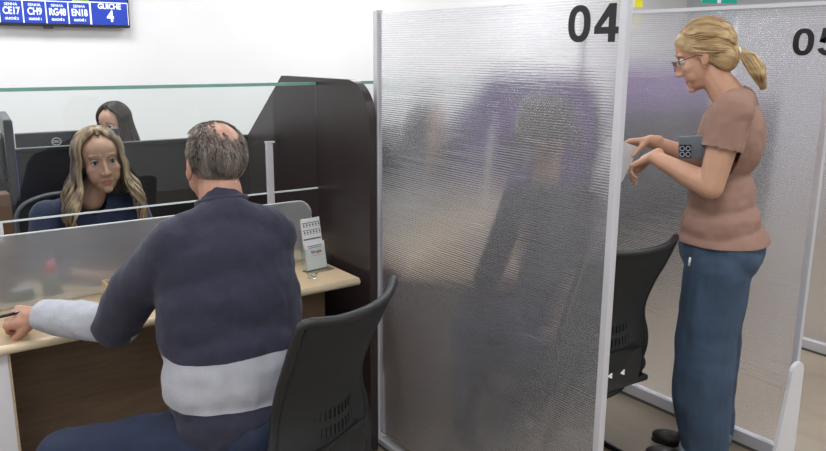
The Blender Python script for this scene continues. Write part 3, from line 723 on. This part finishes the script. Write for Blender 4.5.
# ============================================================ CLERKS
M['jacket'] = mat('dark_navy_jacket', (0.012, 0.020, 0.060), 0.75, noise_amt=0.1, noise_scale=12, bump=0.15, bump_scale=150, sheen=0.2)
M['blondebrown'] = hair_mat('light_brown_hair', (0.13, 0.085, 0.052), (0.44, 0.33, 0.21), 45)
M['blackhair'] = hair_mat('dark_brown_hair', (0.012, 0.009, 0.008), (0.035, 0.024, 0.020), 40)
def clerk(label, name_group, hp, yaw, pitch, roll, skin, hairm, top, hair_len, lean=(0, -0.0), wave=0.012, seed=1, floor_z=0.0, strands=150, front=0.35, shift=0.0, turn=0.0, lift=0.0):
    """seated clerk facing -Y with forearms on the desk; hp is the head centre"""
    hp = V(hp); t = thing('person', label, 'person', (hp.x, hp.y + 0.12, 0.47))
    mt = head_mtx(hp, yaw, pitch, roll); k = NB(); head_shapes(k, mt, True)
    nk = hp + V((shift * 0.6, 0.045, -0.165 + lift)); ch = hp + V((shift, 0.085, -0.32 + lift)); hip = V((hp.x + shift, hp.y + 0.16, 0.57))
    capsule(k, hp + V((0, 0.03, -0.07)), nk, 0.045, 0.052); chain(k, [ch, hip], [0.07, 0.08])
    arms = []
    for s in (-1, 1):
        sh = nk + V((s * 0.155, 0.02, -0.055)); el = sh + V((s * 0.06, -0.06, -0.235)); wr = el + V((-s * 0.10, -0.15, -0.0)); wr.z = 0.765; el.z = max(el.z, 0.77)
        chain(k, [sh, el, wr], [0.042, 0.032, 0.024]); arms.append((sh, el, wr))
        hand_shapes(k, wr, (-s * 0.75, -0.55, -0.05), (0, 0, 1), -s * -1, curl=(0.25, 0.35, 0.3), scale=0.82)
        hh = hip + V((s * 0.09, 0, -0.03)); kn = hh + V((s * 0.03, -0.40, 0)); chain(k, [hh, kn, kn + V((0, 0.05, -0.44))], [0.07, 0.05, 0.035])
    me = fuse(k, 0.0050, 2); head_sculpt(me, mt); paint(me, lips(mt)); link('body', me, skin, t, True)
    eyes(t, mt, hairm)
    k = NB(); chain(k, [nk + V((-0.14, 0.02, -0.06)), nk + V((0, 0.02, -0.035)), nk + V((0.14, 0.02, -0.06))], [0.056, 0.060, 0.056], 16)
    ell(k, nk + V((0, 0.03, -0.16)), (0.165, 0.105, 0.15)); ell(k, nk + V((0, 0.06, -0.34)), (0.15, 0.11, 0.17)); ell(k, hip + V((0, 0, -0.02)), (0.17, 0.14, 0.10))
    for sh, el, wr in arms: chain(k, [sh, el, el.lerp(wr, 0.85)], [0.060, 0.048, 0.037], 16)
    me = fuse(k, 0.007, 5); wrinkle(me, 0.005, 12, (1, 1, 1), seed)
    nf = V((hp.x, hp.y - 0.03, nk.z))
    me = cut(me, lambda c: not (math.hypot(c.x - nk.x, (c.z - (nk.z + 0.01)) * 0.8) < 0.055 and c.y < nk.y + 0.0 and c.z > nk.z - 0.08))
    link('jacket', me, top, t, True)
    k = NB()
    for s in (-1, 1):
        hh = hip + V((s * 0.09, 0, -0.03)); kn = hh + V((s * 0.03, -0.40, 0)); chain(k, [hh, kn, kn + V((0, 0.05, -0.42))], [0.09, 0.068, 0.05])
    me = fuse(k, 0.009, 4); link('trousers', me, M['jeans_dark'], t, True)
    for s in (-1, 1): shoe(t, hip + V((s * 0.12, -0.32, 0)), 180)
    long_hair(t, mt, hairm, hair_len, strands, 0.0052, wave, front, seed=seed)
    t.rotation_euler = (0, 0, R(turn))
    return t
clerk('clerk with long wavy light brown hair in navy jacket behind the glass', None, (0.715, 3.02, 1.150), 178, -3, 5, SK['girl'], M['blondebrown'], M['jacket'], 0.27, seed=3, shift=-0.055, lift=0.018, wave=0.016, strands=170)
M['charcoal'] = mat('charcoal_top', (0.018, 0.017, 0.022), 0.8, noise_amt=0.1)
M['blacktop'] = mat('black_blouse', (0.012, 0.012, 0.015), 0.8, noise_amt=0.1)
clerk('dark haired woman seated in the back, head showing above the low wall', None, (1.215, 4.72, 1.135), 128, -14, 0, SK['clerk'], M['blackhair'], M['blacktop'], 0.30, seed=9, wave=0.004, front=0.0)
M['purple'] = mat('muted_violet', (0.20, 0.125, 0.28), 0.8, noise_amt=0.1)
clerk('seated customer in charcoal top blurred behind the ribbed panel numbered 04', None, (2.00, 1.74, 1.285), 200, -12, 0, SK['clerk'], M['blackhair'], M['charcoal'], 0.10, seed=12, turn=180)
clerk('clerk in black blouse blurred behind the ribbed panel numbered 04', None, (2.30, 3.06, 1.18), 190, -8, 0, SK['clerk'], M['blackhair'], M['blacktop'], 0.25, seed=15)
vb = thing('violet_tone_board', 'free-standing violet board added for the violet tone seen through panel 05', 'tone board', (5.40, 3.98, 0), R(-38))  # added stand-in that gives the violet tone seen through the ribbed sheet
obj('board', box(NB(), (-0.38, -0.012, 0.55), (0.38, 0.012, 1.46), 0.004), M['purple'], vb, world=False)
for x in (-0.36, 0.33): obj('leg', box(NB(), (x, -0.015, 0), (x + 0.03, 0.015, 0.56)), M['alu'], vb, world=False); obj('foot', box(NB(), (x, -0.18, 0), (x + 0.03, 0.18, 0.03)), M['alu'], vb, world=False)

# clerks' chairs (swivel task chairs)
def task_chair(loc, rz, label):
    t = thing('task_chair', label, 'chair', loc, rz)
    k = NB(); box(k, (-0.23, -0.22, 0.42), (0.23, 0.22, 0.47), 0.02); obj('seat', k, M['mesh'], t, True, world=False)
    pts = spline([(-0.19, -0.24, 0.62), (-0.225, -0.245, 0.80), (-0.215, -0.245, 0.92), (-0.13, -0.255, 0.965), (0, -0.26, 0.973), (0.13, -0.255, 0.965), (0.215, -0.245, 0.92), (0.225, -0.245, 0.80), (0.19, -0.24, 0.62), (0, -0.25, 0.60), (-0.19, -0.24, 0.62)], 5)
    k = NB(); tube(k, pts, 0.010, 8, caps=False); obj('back_frame', k, M['logo'] if False else M['chairgrey'], t, True, world=False)
    k = NB(); vs = [k.verts.new(p) for p in pts[:-1]]; c = k.verts.new((0, -0.268, 0.80))
    for i in range(len(vs)): k.faces.new((vs[i], vs[(i + 1) % len(vs)], c))
    geom = k.faces[:]; r = bmesh.ops.extrude_face_region(k, geom=geom); bmesh.ops.translate(k, verts=[g for g in r['geom'] if isinstance(g, bmesh.types.BMVert)], vec=(0, -0.006, 0))
    obj('backrest', k, M['mesh'], t, world=False)
    k = NB(); tube(k, [(0, -0.26, 0.62), (0, -0.24, 0.45), (0, -0.1, 0.41)], 0.018, 8); obj('back_support', k, M['tube'], t, True, world=False)
    k = NB(); tube(k, [(0, 0, 0.07), (0, 0, 0.42)], 0.025, 12); obj('column', k, M['tube'], t, True, world=False)
    for i in range(5):
        a = 2 * PI * i / 5; k = NB(); tube(k, [(0, 0, 0.085), (0.27 * math.cos(a), 0.27 * math.sin(a), 0.06)], [0.022, 0.013], 8); l = obj('leg', k, M['tube'], t, True, world=False)
        k = NB(); tube(k, [(0.27 * math.cos(a) - 0.02 * math.sin(a), 0.27 * math.sin(a) + 0.02 * math.cos(a), 0.026), (0.27 * math.cos(a) + 0.02 * math.sin(a), 0.27 * math.sin(a) - 0.02 * math.cos(a), 0.026)], 0.025, 12); obj('caster', k, M['ink'], l, True, world=False)
    return t
M['chairgrey'] = mat('grey_chair_frame', (0.10, 0.11, 0.12), 0.35)
task_chair((0.70, 3.15, 0), R(183), 'dark mesh task chair with grey frame under the long haired clerk')
task_chair((1.22, 4.86, 0), R(150), 'dark mesh task chair under the dark haired woman in the back')
task_chair((2.30, 3.16, 0), R(180), 'dark mesh task chair under the clerk in black blouse')

# ============================================================ THE STANDING WOMAN (own frame: faces +Y, X to her right)
M['tee'] = mat('dusty_pink_cotton', (0.29, 0.172, 0.132), 0.85, noise_amt=0.05, noise_scale=20, bump=0.15, bump_scale=260)
M['denim'] = mat('mid_blue_denim', (0.047, 0.078, 0.130), 0.85, noise_amt=0.28, noise_scale=7, bump=0.2, bump_scale=300, stretch=(1, 1, 0.4))
M['denimcuff'] = mat('turned_up_denim', (0.17, 0.21, 0.27), 0.85, noise_amt=0.2, noise_scale=30)
M['blonde'] = hair_mat('blonde_hair', (0.27, 0.17, 0.075), (0.55, 0.40, 0.215), 42, stretch=(1, 0.16, 1))
wo = thing('person', 'standing woman with blonde ponytail in dusty pink T-shirt and wide blue jeans', 'person', (2.512, 1.553, 0), R(28))
WL = lambda name, me, m, sm=True: link(name, me, m, wo, sm, world=False)
WO = lambda name, k, m, sm=True, parent=None: obj(name, k, m, parent or wo, sm, world=False)
wm = head_mtx((0, 0.112, 1.548), 0, -23, 0)
k = NB(); head_shapes(k, wm, True)
capsule(k, (0, 0.080, 1.490), (0, 0.010, 1.400), 0.047, 0.060)
chain(k, [(0, 0.0, 1.27), (0, 0.0, 1.05), (0, 0, 0.90)], [0.085, 0.085, 0.10])
sh_l, el_l, wr_l = V((-0.165, -0.010, 1.365)), V((-0.215, 0.030, 1.115)), V((-0.115, 0.235, 1.190))
sh_r, el_r, wr_r = V((0.165, -0.010, 1.365)), V((0.215, 0.050, 1.125)), V((0.10, 0.285, 1.225))
for a, b, c in ((sh_l, el_l, wr_l), (sh_r, el_r, wr_r)):
    chain(k, [a, a.lerp(b, 0.5), b, b.lerp(c, 0.3), c], [0.054, 0.050, 0.043, 0.042, 0.026])
hand_shapes(k, wr_l + V((0.01, 0.012, 0)), (0.18, 0.86, -0.50), (0.10, 0.50, 0.86), 1, curl=(0.75, 0.5, 0.3), scale=0.90, thumb_out=0.35, spread=0.05)
hand_shapes(k, wr_r, (-0.22, 0.93, -0.10), (0.35, 0.1, 0.92), -1, curl=(0.35, 0.45, 0.4), scale=0.90, thumb_out=0.35, grip=0.5)
for s in (-1, 1): chain(k, [(s * 0.085, 0.0, 0.86), (s * 0.09, 0.0, 0.48), (s * 0.080, -0.022, 0.09)], [0.085, 0.055, 0.038])
me = fuse(k, 0.0048, 2); head_sculpt(me, wm); paint(me, lips(wm)); WL('body', me, SK['woman'])
eyes_t = wo
def eyes_local(t, mt, brow):
    for s in (-1, 1):
        k = NB(); bmesh.ops.create_uvsphere(k, u_segments=20, v_segments=14, radius=0.0122, matrix=mt @ Matrix.Translation((s * 0.031, 0.0675, 0.006)))
        e = obj('eye', k, M['eyewhite'], t, True, world=False)
        k = NB(); ell(k, V((0, 0, 0)), (0.0062, 0.0035, 0.0062)); k.transform(mt @ Matrix.Translation((s * 0.0315, 0.0782, 0.004))); obj('iris', k, M['iris'], e, True, world=False)
        k = NB(); tube(k, [mt @ V((s * x, y, z)) for x, y, z in ((0.014, 0.0880, 0.0335), (0.025, 0.0865, 0.0355), (0.037, 0.0800, 0.0345), (0.048, 0.0700, 0.0270))], [0.0014, 0.0022, 0.002, 0.001], 6)
        obj('eyebrow', k, brow, t, True, world=False)
        k = NB(); tube(k, [mt @ V((s * x, y, z)) for x, y, z in ((0.019, 0.0785, 0.008), (0.032, 0.0805, 0.0125), (0.045, 0.071, 0.008))], [0.001, 0.002, 0.001], 6)
        obj('eyelash', k, M['iris'], e, True, world=False)
eyes_local(wo, wm, M['blonde'])
# T-shirt
k = NB()
chain(k, [(-0.145, -0.014, 1.362), (0, -0.016, 1.388), (0.145, -0.014, 1.362)], [0.062, 0.062, 0.062], 18)
ell(k, (0, -0.006, 1.26), (0.170, 0.116, 0.16)); ell(k, (0, 0.028, 1.20), (0.150, 0.115, 0.085)); ell(k, (0, 0.008, 1.04), (0.165, 0.118, 0.16)); ell(k, (0, 0.003, 0.95), (0.184, 0.140, 0.13)); ell(k, (0, -0.008, 0.87), (0.192, 0.166, 0.13))
for a, b in ((sh_l, el_l), (sh_r, el_r)): chain(k, [a, a.lerp(b, 0.66)], [0.070, 0.067], 18)
me = fuse(k, 0.006, 5); wrinkle(me, 0.005, 11, (1, 1, 1.5), 21)
def keep(c):
    for a, b in ((sh_l, el_l), (sh_r, el_r)):
        d = (b - a)
        pr = (c - a).dot(d.normalized())
        if d.length * 0.50 < pr < d.length * 1.15 and (c - a - d.normalized() * pr).length < 0.080 and (c.x / 0.176) ** 2 + (c.y / 0.142) ** 2 > 1.0 and c.x * a.x > 0: return False
    if math.hypot(c.x / 0.066, (c.y - 0.028) / 0.066) < 1 and c.z > 1.375: return False
    if c.y > 0.05 and c.z > 1.30 + abs(c.x) * 2.2: return False
    return True
me = cut(me, keep); hem(me, 0.892); WL('t_shirt', me, M['tee'])
# V-neck inset
# jeans: wide straight legs
k = NB(); ell(k, (0, -0.010, 0.855), (0.180, 0.148, 0.13)); ell(k, (-0.07, -0.042, 0.845), (0.100, 0.108, 0.10)); ell(k, (0.07, -0.042, 0.845), (0.100, 0.102, 0.10))
for s in (-1, 1): chain(k, [(s * 0.082, -0.010, 0.80), (s * 0.095, 0.004, 0.52), (s * 0.090, 0.002, 0.30), (s * 0.078, -0.022, 0.09)], [0.116, 0.110, 0.105, 0.084], 20)
me = fuse(k, 0.007, 5); wrinkle(me, 0.013, 6, (1, 1, 0.6), 33); wrinkle(me, 0.003, 20, (1, 1, 0.8), 35)
me = cut(me, lambda c: c.z > 0.055 and not (c.z > 0.905)); jeans = WL('jeans', me, M['denim'])
for s in (-1, 1):
    k = NB(); rings = []
    for z, r in ((0.050, 0.084), (0.052, 0.089), (0.085, 0.091), (0.100, 0.088), (0.098, 0.082)):
        rings.append([k.verts.new((s * 0.078 + r * math.cos(a), -0.020 + r * 1.0 * math.sin(a), z + 0.006 * math.sin(a * 2))) for a in [2 * PI * i / 28 for i in range(28)]])
    for i in range(4):
        for j in range(28): k.faces.new((rings[i][j], rings[i][(j + 1) % 28], rings[i + 1][(j + 1) % 28], rings[i + 1][j]))
    WO('turned_up_hem', k, M['denimcuff'], parent=jeans)
k = NB(); tube(k, [(-0.1455, 0.082, 0.845), (-0.150, 0.084, 0.815)], 0.004, 6); WO('pocket_tag', k, M['paper'], parent=jeans)
for s in (-1, 1):
    sh = shoe(wo, V((s * 0.078 + 2.512, 0.010 + 1.553, 0)), 0)
# hair pulled back to a low tie
rnd = random.Random(11); k = NB(); hc = V((0, -0.012, 0.030)); tie = V((0.0, -0.86, -0.50)).normalized()
def onskull(d, off): return hc + V((d.x * (0.072 + off), d.y * (0.095 + off), d.z * (0.083 + off)))
for i in range(1100):
    a = rnd.uniform(-1, 1)
    if rnd.random() < 0.72:
        ang = a * 1.75; st = V((math.sin(ang), math.cos(ang) * 0.62 + 0.16, 0.55 + 0.25 * math.cos(ang))).normalized()
        if abs(ang) > 1.15: st = V((math.sin(ang), rnd.uniform(-0.25, 0.42), rnd.uniform(-0.05, 0.55))).normalized()
    else:
        st = V((math.copysign(rnd.uniform(0.2, 0.95), a), -0.55 + rnd.uniform(-.1, .3), -0.75 + rnd.uniform(0, .3))).normalized()
    if st.dot(tie) > 0.96: continue
    th = math.acos(max(-1, min(1, st.dot(tie)))); off0 = rnd.uniform(0.005, 0.015); pts = []
    lift = V((0, 0, 1)) if st.z > 0.3 else V((0, 0, 0))
    for j in range(9):
        f = j / 8; d = (st * math.sin((1 - f) * th) + tie * math.sin(f * th)) / math.sin(th)
        d = (d + lift * 0.30 * math.sin(PI * f) + V((math.copysign(0.25, a), 0, 0)) * math.sin(PI * f) * (1 if abs(a) > 0.2 else 0.3)).normalized()
        pts.append(onskull(d, (off0 + 0.004 * math.sin(PI * f)) * (0.4 + 0.6 * min(1, f * 4))))
    pts.append(onskull(tie, 0.014) + V((rnd.uniform(-.008, .008), 0, rnd.uniform(-.008, .008))))
    tube(k, [wm @ p for p in pts], [0.0022] + [0.0036] * 8 + [0.003], 5)
hair = WO('hair', k, M['blonde'])
k = NB(); ell(k, (0, -0.016, 0.036), (0.081, 0.101, 0.090)); ell(k, (0, -0.060, -0.022), (0.066, 0.056, 0.066)); ell(k, (0, 0.030, 0.066), (0.060, 0.050, 0.042))
me = fuse(k, 0.005, 3)
def hl(c):
    T = [(-0.2, -0.060), (-0.07, -0.045), (-0.02, -0.012), (0.015, 0.018), (0.045, 0.055), (0.075, 0.085), (0.09, 0.2), (0.3, 0.2)]
    for (z0, y0), (z1, y1) in zip(T, T[1:]):
        if z0 <= c.z <= z1: return c.y < y0 + (y1 - y0) * (c.z - z0) / (z1 - z0)
    return True
me = cut(me, hl); me.transform(wm); link('under_hair', me, M['blonde'], hair, True, world=False)
k = NB(); tp = wm @ (onskull(tie, 0.018)); ty = tp + V((0, -0.012, -0.008))
for i in range(130):
    a = rnd.uniform(0, 6.28); r = math.sqrt(rnd.random()); L = rnd.uniform(0.85, 1.05)
    o = lambda s: V((math.cos(a) * r * s, math.sin(a) * r * s * 0.7, -math.sin(a) * r * s * 0.65))
    tube(k, [tp + V((0, 0.02, 0.01)) + o(0.010), ty + o(0.010), ty + V((0, -0.036, -0.028)) * L + o(0.026), ty + V((0, -0.066, -0.070)) * L + o(0.027), ty + V((0, -0.085, -0.125)) * L + o(0.012)], [0.003, 0.0032, 0.004, 0.004, 0.001], 5)
WO('ponytail', k, M['blonde'], parent=hair)
k = NB(); tube(k, [ty + V((0.013 * math.cos(a), 0.005 * math.sin(a), 0.013 * math.sin(a))) for a in [2 * PI * i / 16 for i in range(17)]], 0.0032, 6); WO('hair_tie', k, M['paper'], parent=hair)
k = NB(); bmesh.ops.create_uvsphere(k, u_segments=12, v_segments=8, radius=0.0035, matrix=wm @ Matrix.Translation((-0.080, 0.002, -0.040))); WO('earring', k, M['gold'])
# eyeglasses
gl = thing('eyeglasses', 'thin framed eyeglasses on the standing woman\'s face', 'eyeglasses', (2.512, 1.553, 1.54), R(28))
gm = Matrix.Translation((0, 0, -1.54)) @ wm
for s in (-1, 1):
    k = NB(); tube(k, [gm @ V((s * 0.033 + 0.024 * math.cos(a), 0.1035 - 0.006 * abs(math.cos(a)), 0.000 + 0.019 * math.sin(a))) for a in [2 * PI * i / 24 for i in range(25)]], 0.0016, 6, caps=False)
    rm = obj('rim', k, M['glassesframe'], gl, True, world=False)
    k = NB(); vs = [k.verts.new(gm @ V((s * 0.033 + 0.0235 * math.cos(a), 0.1025 - 0.006 * abs(math.cos(a)), 0.0185 * math.sin(a)))) for a in [2 * PI * i / 24 for i in range(24)]]; k.faces.new(vs)
    obj('lens', k, M['glass'], rm, False, world=False)
    k = NB(); tube(k, [gm @ V(p) for p in ((s * 0.057, 0.097, 0.004), (s * 0.074, 0.085, 0.008), (s * 0.079, 0.01, 0.006), (s * 0.079, -0.008, -0.004))], 0.0015, 6); obj('temple', k, M['glassesframe'], gl, True, world=False)
k = NB(); tube(k, [gm @ V(p) for p in ((-0.010, 0.1025, 0.004), (0, 0.1055, 0.007), (0.010, 0.1025, 0.004))], 0.0014, 6); obj('bridge', k, M['glassesframe'], gl, True, world=False)
# phone tucked under the left arm
ph = thing('phone', 'slate grey phone with round cameras tucked under the woman\'s arm', 'phone', (2.512, 1.553, 1.22), R(28))
pr = Matrix.Translation((-0.160, 0.078, 0.020)) @ Matrix.Rotation(R(-8), 4, 'Z') @ Matrix.Rotation(R(-4), 4, 'X')
k = NB(); box(k, (-0.005, -0.085, -0.040), (0.005, 0.075, 0.040), 0.004); k.transform(pr); obj('case', k, M['greyphone'], ph, True, world=False)
k = NB(); box(k, (-0.0075, 0.030, -0.034), (-0.0045, 0.070, 0.010), 0.0012); k.transform(pr); cmo = obj('camera_island', k, M['lens'], ph, world=False)
for y, z in ((0.040, -0.003), (0.060, -0.003), (0.040, -0.023), (0.060, -0.023)):
    k = NB(); tube(k, [pr @ V((-0.0085, y + 0.0075 * math.cos(a), z + 0.0075 * math.sin(a))) for a in [2 * PI * i / 16 for i in range(17)]], 0.0014, 6, caps=False); obj('lens_ring', k, M['lensring'], cmo, True, world=False)
# folded sheet in the right hand
pp = thing('paper_sheet', 'white paper sheet held in the standing woman\'s far hand', 'paper', (2.512, 1.553, 1.20), R(28))
k = NB(); rp = Matrix.Translation((0.045, 0.395, -0.045)) @ Matrix.Rotation(R(22), 4, 'X') @ Matrix.Rotation(R(30), 4, 'Z')
box(k, (-0.002, -0.055, -0.08), (-0.0010, 0.075, 0.07)); box(k, (0.0005, -0.053, -0.078), (0.0015, 0.075, 0.068)); k.transform(rp); obj('sheet', k, M['paper'], pp, world=False)

# ============================================================ ON THE DESK
# leaflet holder
ho = thing('leaflet_holder', 'clear acrylic leaflet holder on the right end of the oak desk', 'holder', (1.368, 2.525, 0.728), R(8))
def HB(name, a, b, m, par=ho, bev=0.0, tilt=True):
    k = NB(); box(k, a, b, bev)
    if tilt: k.transform(Matrix.Rotation(R(-10), 4, 'X'))
    return obj(name, k, m, par, world=False)
HB('back_plate', (-0.055, 0.020, 0.002), (0.062, 0.022, 0.165), M['glass'])
HB('front_pocket', (-0.055, -0.004, 0.002), (0.062, -0.002, 0.090), M['glass'])
HB('pocket_side', (-0.055, -0.002, 0.002), (-0.053, 0.020, 0.090), M['glass'])
HB('pocket_side', (0.060, -0.002, 0.002), (0.062, 0.020, 0.090), M['glass'])
HB('base', (-0.055, -0.03, 0.0), (0.062, 0.03, 0.003), M['glass'], tilt=False)
def leaflet(name, label, x0, x1, y, z0, z1):
    t = thing(name, label, 'leaflet', (1.368, 2.525, 0.728), R(8))
    k = NB(); box(k, (x0, y, z0), (x1, y + 0.0012, z1)); k.transform(Matrix.Rotation(R(-10), 4, 'X')); obj('sheet', k, M['paper'], t, world=False); return t
l1 = leaflet('leaflet', 'tall white leaflet with rows of dark print at the back of the holder', -0.044, 0.046, 0.012, 0.006, 0.205)
TX = {}
M['print'] = mat('grey_print', (0.10, 0.10, 0.12), 0.7); M['blueprint'] = mat('blue_print', (0.05, 0.15, 0.6), 0.7)
M['redprint'] = mat('red_print', (0.7, 0.06, 0.04), 0.7); M['yellowprint'] = mat('yellow_print', (0.85, 0.5, 0.03), 0.7); M['greenprint'] = mat('green_print', (0.05, 0.4, 0.12), 0.7)
tiltm = Matrix.Rotation(R(-10), 4, 'X')
k = NB()
for r_, z in enumerate((0.176, 0.148)):
    box(k, (-0.040, 0.0108, z + 0.010), (0.042, 0.0118, z + 0.0125))
    for i in range(6):
        x = -0.036 + i * 0.0142; lathe(k, [(0.0038, 0), (0.0038, 0.0006)], (0, 0, 0), 8)
        for v in k.verts[-16:]: v.co = V((x + v.co.x + 0.004, 0.0112 - v.co.z, z + 0.003 + v.co.y))
        box(k, (x, 0.0108, z - 0.005), (x + 0.009, 0.0118, z - 0.0035))
box(k, (-0.040, 0.0108, 0.122), (0.042, 0.0118, 0.127))
k.transform(tiltm); obj('printing', k, M['print'], l1, world=False)
l2 = leaflet('leaflet', 'shorter white leaflet with coloured lettering in front pocket of the holder', -0.045, 0.047, 0.002, 0.006, 0.112)
k = NB(); box(k, (-0.034, 0.0010, 0.096), (0.036, 0.0018, 0.0985)); box(k, (-0.030, 0.0010, 0.090), (0.032, 0.0018, 0.0918)); k.transform(tiltm); obj('printing', k, M['print'], l2, world=False)
gx = -0.021
for ch, mm, wd in (('G', 'blueprint', .0115), ('o', 'redprint', .0085), ('o', 'yellowprint', .0085), ('g', 'blueprint', .0085), ('l', 'greenprint', .0048), ('e', 'redprint', .008)):
    text_mesh(ch, 0.0165, tiltm @ Matrix.Translation((gx + wd / 2, 0.0008, 0.074)) @ Matrix.Rotation(PI / 2, 4, 'X'), M[mm], 'lettering', l2, extrude=0.0004, bold=0.0003, world=False); gx += wd
k = NB(); box(k, (-0.022, 0.0010, 0.058), (0.024, 0.0018, 0.0605)); k.transform(tiltm); obj('underline', k, M['yellowprint'], l2, world=False)
# little clear clip dish beside the holder
dish = thing('clip_dish', 'tiny clear dish of metal clips at foot of the leaflet holder', 'dish', (1.300, 2.445, 0.728))
k = NB(); lathe(k, [(0.014, 0), (0.018, 0.004), (0.020, 0.014), (0.018, 0.014), (0.015, 0.004)], (1.300, 2.445, 0.7285), 18); obj('bowl', k, M['clear'], dish, True)
for i in range(5):
    a = i * 1.3; k = NB(); c = V((1.300 + 0.007 * math.cos(a), 2.445 + 0.007 * math.sin(a), 0.738 + 0.002 * i))
    tube(k, [c + V((0.006 * math.cos(b) * math.cos(a), 0.006 * math.cos(b) * math.sin(a), 0.003 * math.sin(b))) for b in [2 * PI * j / 10 for j in range(11)]], 0.0009, 5); obj('clip', k, M['lensring'], dish, True)
# wooden card box behind the man's arm
wb = thing('card_box', 'small open light wood box on the desk behind the man\'s left arm', 'box', (0.68, 2.60, 0.728))
for a, b in (((0.60, 2.575, 0.729), (0.76, 2.582, 0.790)), ((0.60, 2.64, 0.729), (0.76, 2.647, 0.790)), ((0.60, 2.582, 0.729), (0.607, 2.64, 0.790)), ((0.753, 2.582, 0.729), (0.76, 2.64, 0.790)), ((0.607, 2.582, 0.729), (0.753, 2.64, 0.735))):
    obj('box_side', box(NB(), a, b, 0.0015), M['wood'], wb)
# behind the frosted screen
bt = thing('hand_gel_bottle', 'green bottle with pink cap blurred behind the frosted screen', 'bottle', (0.47, 2.80, 0.728))
k = NB(); lathe(k, [(0.026, 0), (0.030, 0.004), (0.030, 0.055), (0.024, 0.068), (0.012, 0.073)], (0.47, 2.80, 0.729), 20); obj('body', k, M['green'], bt, True)
k = NB(); lathe(k, [(0.016, 0.071), (0.018, 0.074), (0.018, 0.105), (0.013, 0.112)], (0.47, 2.80, 0.729), 20); obj('cap', k, M['pink'], bt, True)
bw = thing('sticky_note_tray', 'low grey green tray blurred behind the frosted screen', 'tray', (0.37, 2.80, 0.728))
k = NB(); box(k, (0.33, 2.76, 0.729), (0.41, 2.84, 0.760), 0.006); obj('tray', k, M['green'], bw)
k = NB(); box(k, (0.34, 2.77, 0.7605), (0.40, 2.83, 0.768), 0.001); obj('notes', k, M['logo'], bw)

# monitors
def monitor(loc, rz, label, W=0.50, Hh=0.30, zc=1.03, logo=False, base=0.728, lit=False):
    t = thing('computer_monitor', label, 'monitor', loc, rz)
    k = NB(); box(k, (-W / 2, -0.014, zc - Hh / 2), (W / 2, 0.014, zc + Hh / 2), 0.006); obj('housing', k, M['bezel'], t, world=False)
    k = NB(); box(k, (-0.10, 0.014, zc - 0.09), (0.10, 0.036, zc + 0.07), 0.008); obj('rear_bulge', k, M['bezel'], t, world=False)
    obj('display', box(NB(), (-W / 2 + 0.008, -0.0155, zc - Hh / 2 + 0.014), (W / 2 - 0.008, -0.0142, zc + Hh / 2 - 0.008)), M['screenlit'] if lit else M['ink'], t, world=False)
    k = NB(); box(k, (-0.03, 0.036, base + 0.01), (0.03, 0.055, zc), 0.005); obj('stand', k, M['bezel'], t, world=False)
    k = NB(); box(k, (-0.12, -0.06, base), (0.12, 0.12, base + 0.012), 0.004); obj('foot', k, M['bezel'], t, world=False)
    return t
bd = thing('back_desk', 'white desk behind the low wall carrying the dark monitor', 'desk', (1.15, 4.05, 0))
obj('desktop', box(NB(), (0.2, 3.62, 0.70), (2.1, 4.35, 0.728), 0.003), M['wall'], bd)
for x in (0.22, 2.05): obj('leg', box(NB(), (x, 3.66, 0), (x + 0.03, 4.30, 0.70)), M['wall'], bd)
mo = monitor((0.81, 3.98, 0), R(180), 'dark monitor with round maker\'s emblem on its back above the low wall', W=0.47, Hh=0.31, zc=1.022)
# round emblem with the tilted lettering
k = NB(); tube(k, [(0.06 + 0.021 * math.cos(a), 0.0165, 1.130 + 0.017 * math.sin(a)) for a in [2 * PI * i / 24 for i in range(25)]], 0.0018, 6, caps=False); em = obj('emblem', k, M['logo'], mo, True, world=False)
text_mesh('DELL', 0.0145, Matrix.Translation((0.06, 0.0155, 1.130)) @ Matrix.Rotation(PI, 4, 'Z') @ Matrix.Rotation(PI / 2, 4, 'X'), M['logo'], 'lettering', em, extrude=0.0006, bold=0.0003, world=False)
monitor((0.425, 3.12, 0), R(84), 'monitor seen from its edge with a blue lit display at the clerk\'s side', W=0.42, Hh=0.28, zc=1.185, lit=True)
fb = thing('card_file', 'narrow brown card file standing behind the glass under the edge-on monitor', 'file', (0.28, 2.86, 0.728))
obj('case', box(NB(), (0.25, 2.80, 0.729), (0.372, 2.88, 1.09), 0.003), M['brownbox'], fb); obj('spine_label', box(NB(), (0.28, 2.7975, 0.93), (0.34, 2.7995, 1.0)), M['paper'], fb)

# ============================================================ HANGING DECORATIONS AT THE FAR RIGHT
dc = thing('hanging_pennant', 'teal foil pennant hanging from the ceiling above panel 05', 'pennant', (5.6, 3.55, CEIL))
def pennant(cx, cy, z0, z1, w, m, label, x_rot=R(-35.8), base=None):
    t = base or thing('hanging_pennant', label, 'pennant', (cx, cy, CEIL)); t.location = (cx, cy, CEIL); t.rotation_euler = (0, 0, x_rot)
    k = NB(); prism(k, [(-w / 2, z0 - CEIL), (w / 2, z0 - CEIL), (w * 0.28, z1 - CEIL), (-w * 0.28, z1 - CEIL)], -0.01, 0.01, lambda u, v, d: V((u, d, v))); obj('foil', k, m, t, world=False)
    k = NB(); box(k, (-0.015, -0.012, z0 - CEIL), (0.012, -0.0105, z1 - CEIL)); obj('white_stripe', k, M['paper'], t, world=False)
    k = NB(); tube(k, [(0, 0, z1 - CEIL), (0, 0, 0)], 0.003, 6); obj('string', k, M['paper'], t, world=False)
    return t
pennant(5.27, 3.45, 1.925, 2.30, 0.26, M['teal'], '', base=dc)
pennant(5.20, 4.18, 1.925, 2.25, 0.16, M['yellow'], 'yellow foil pennant hanging between panels 04 and 05')
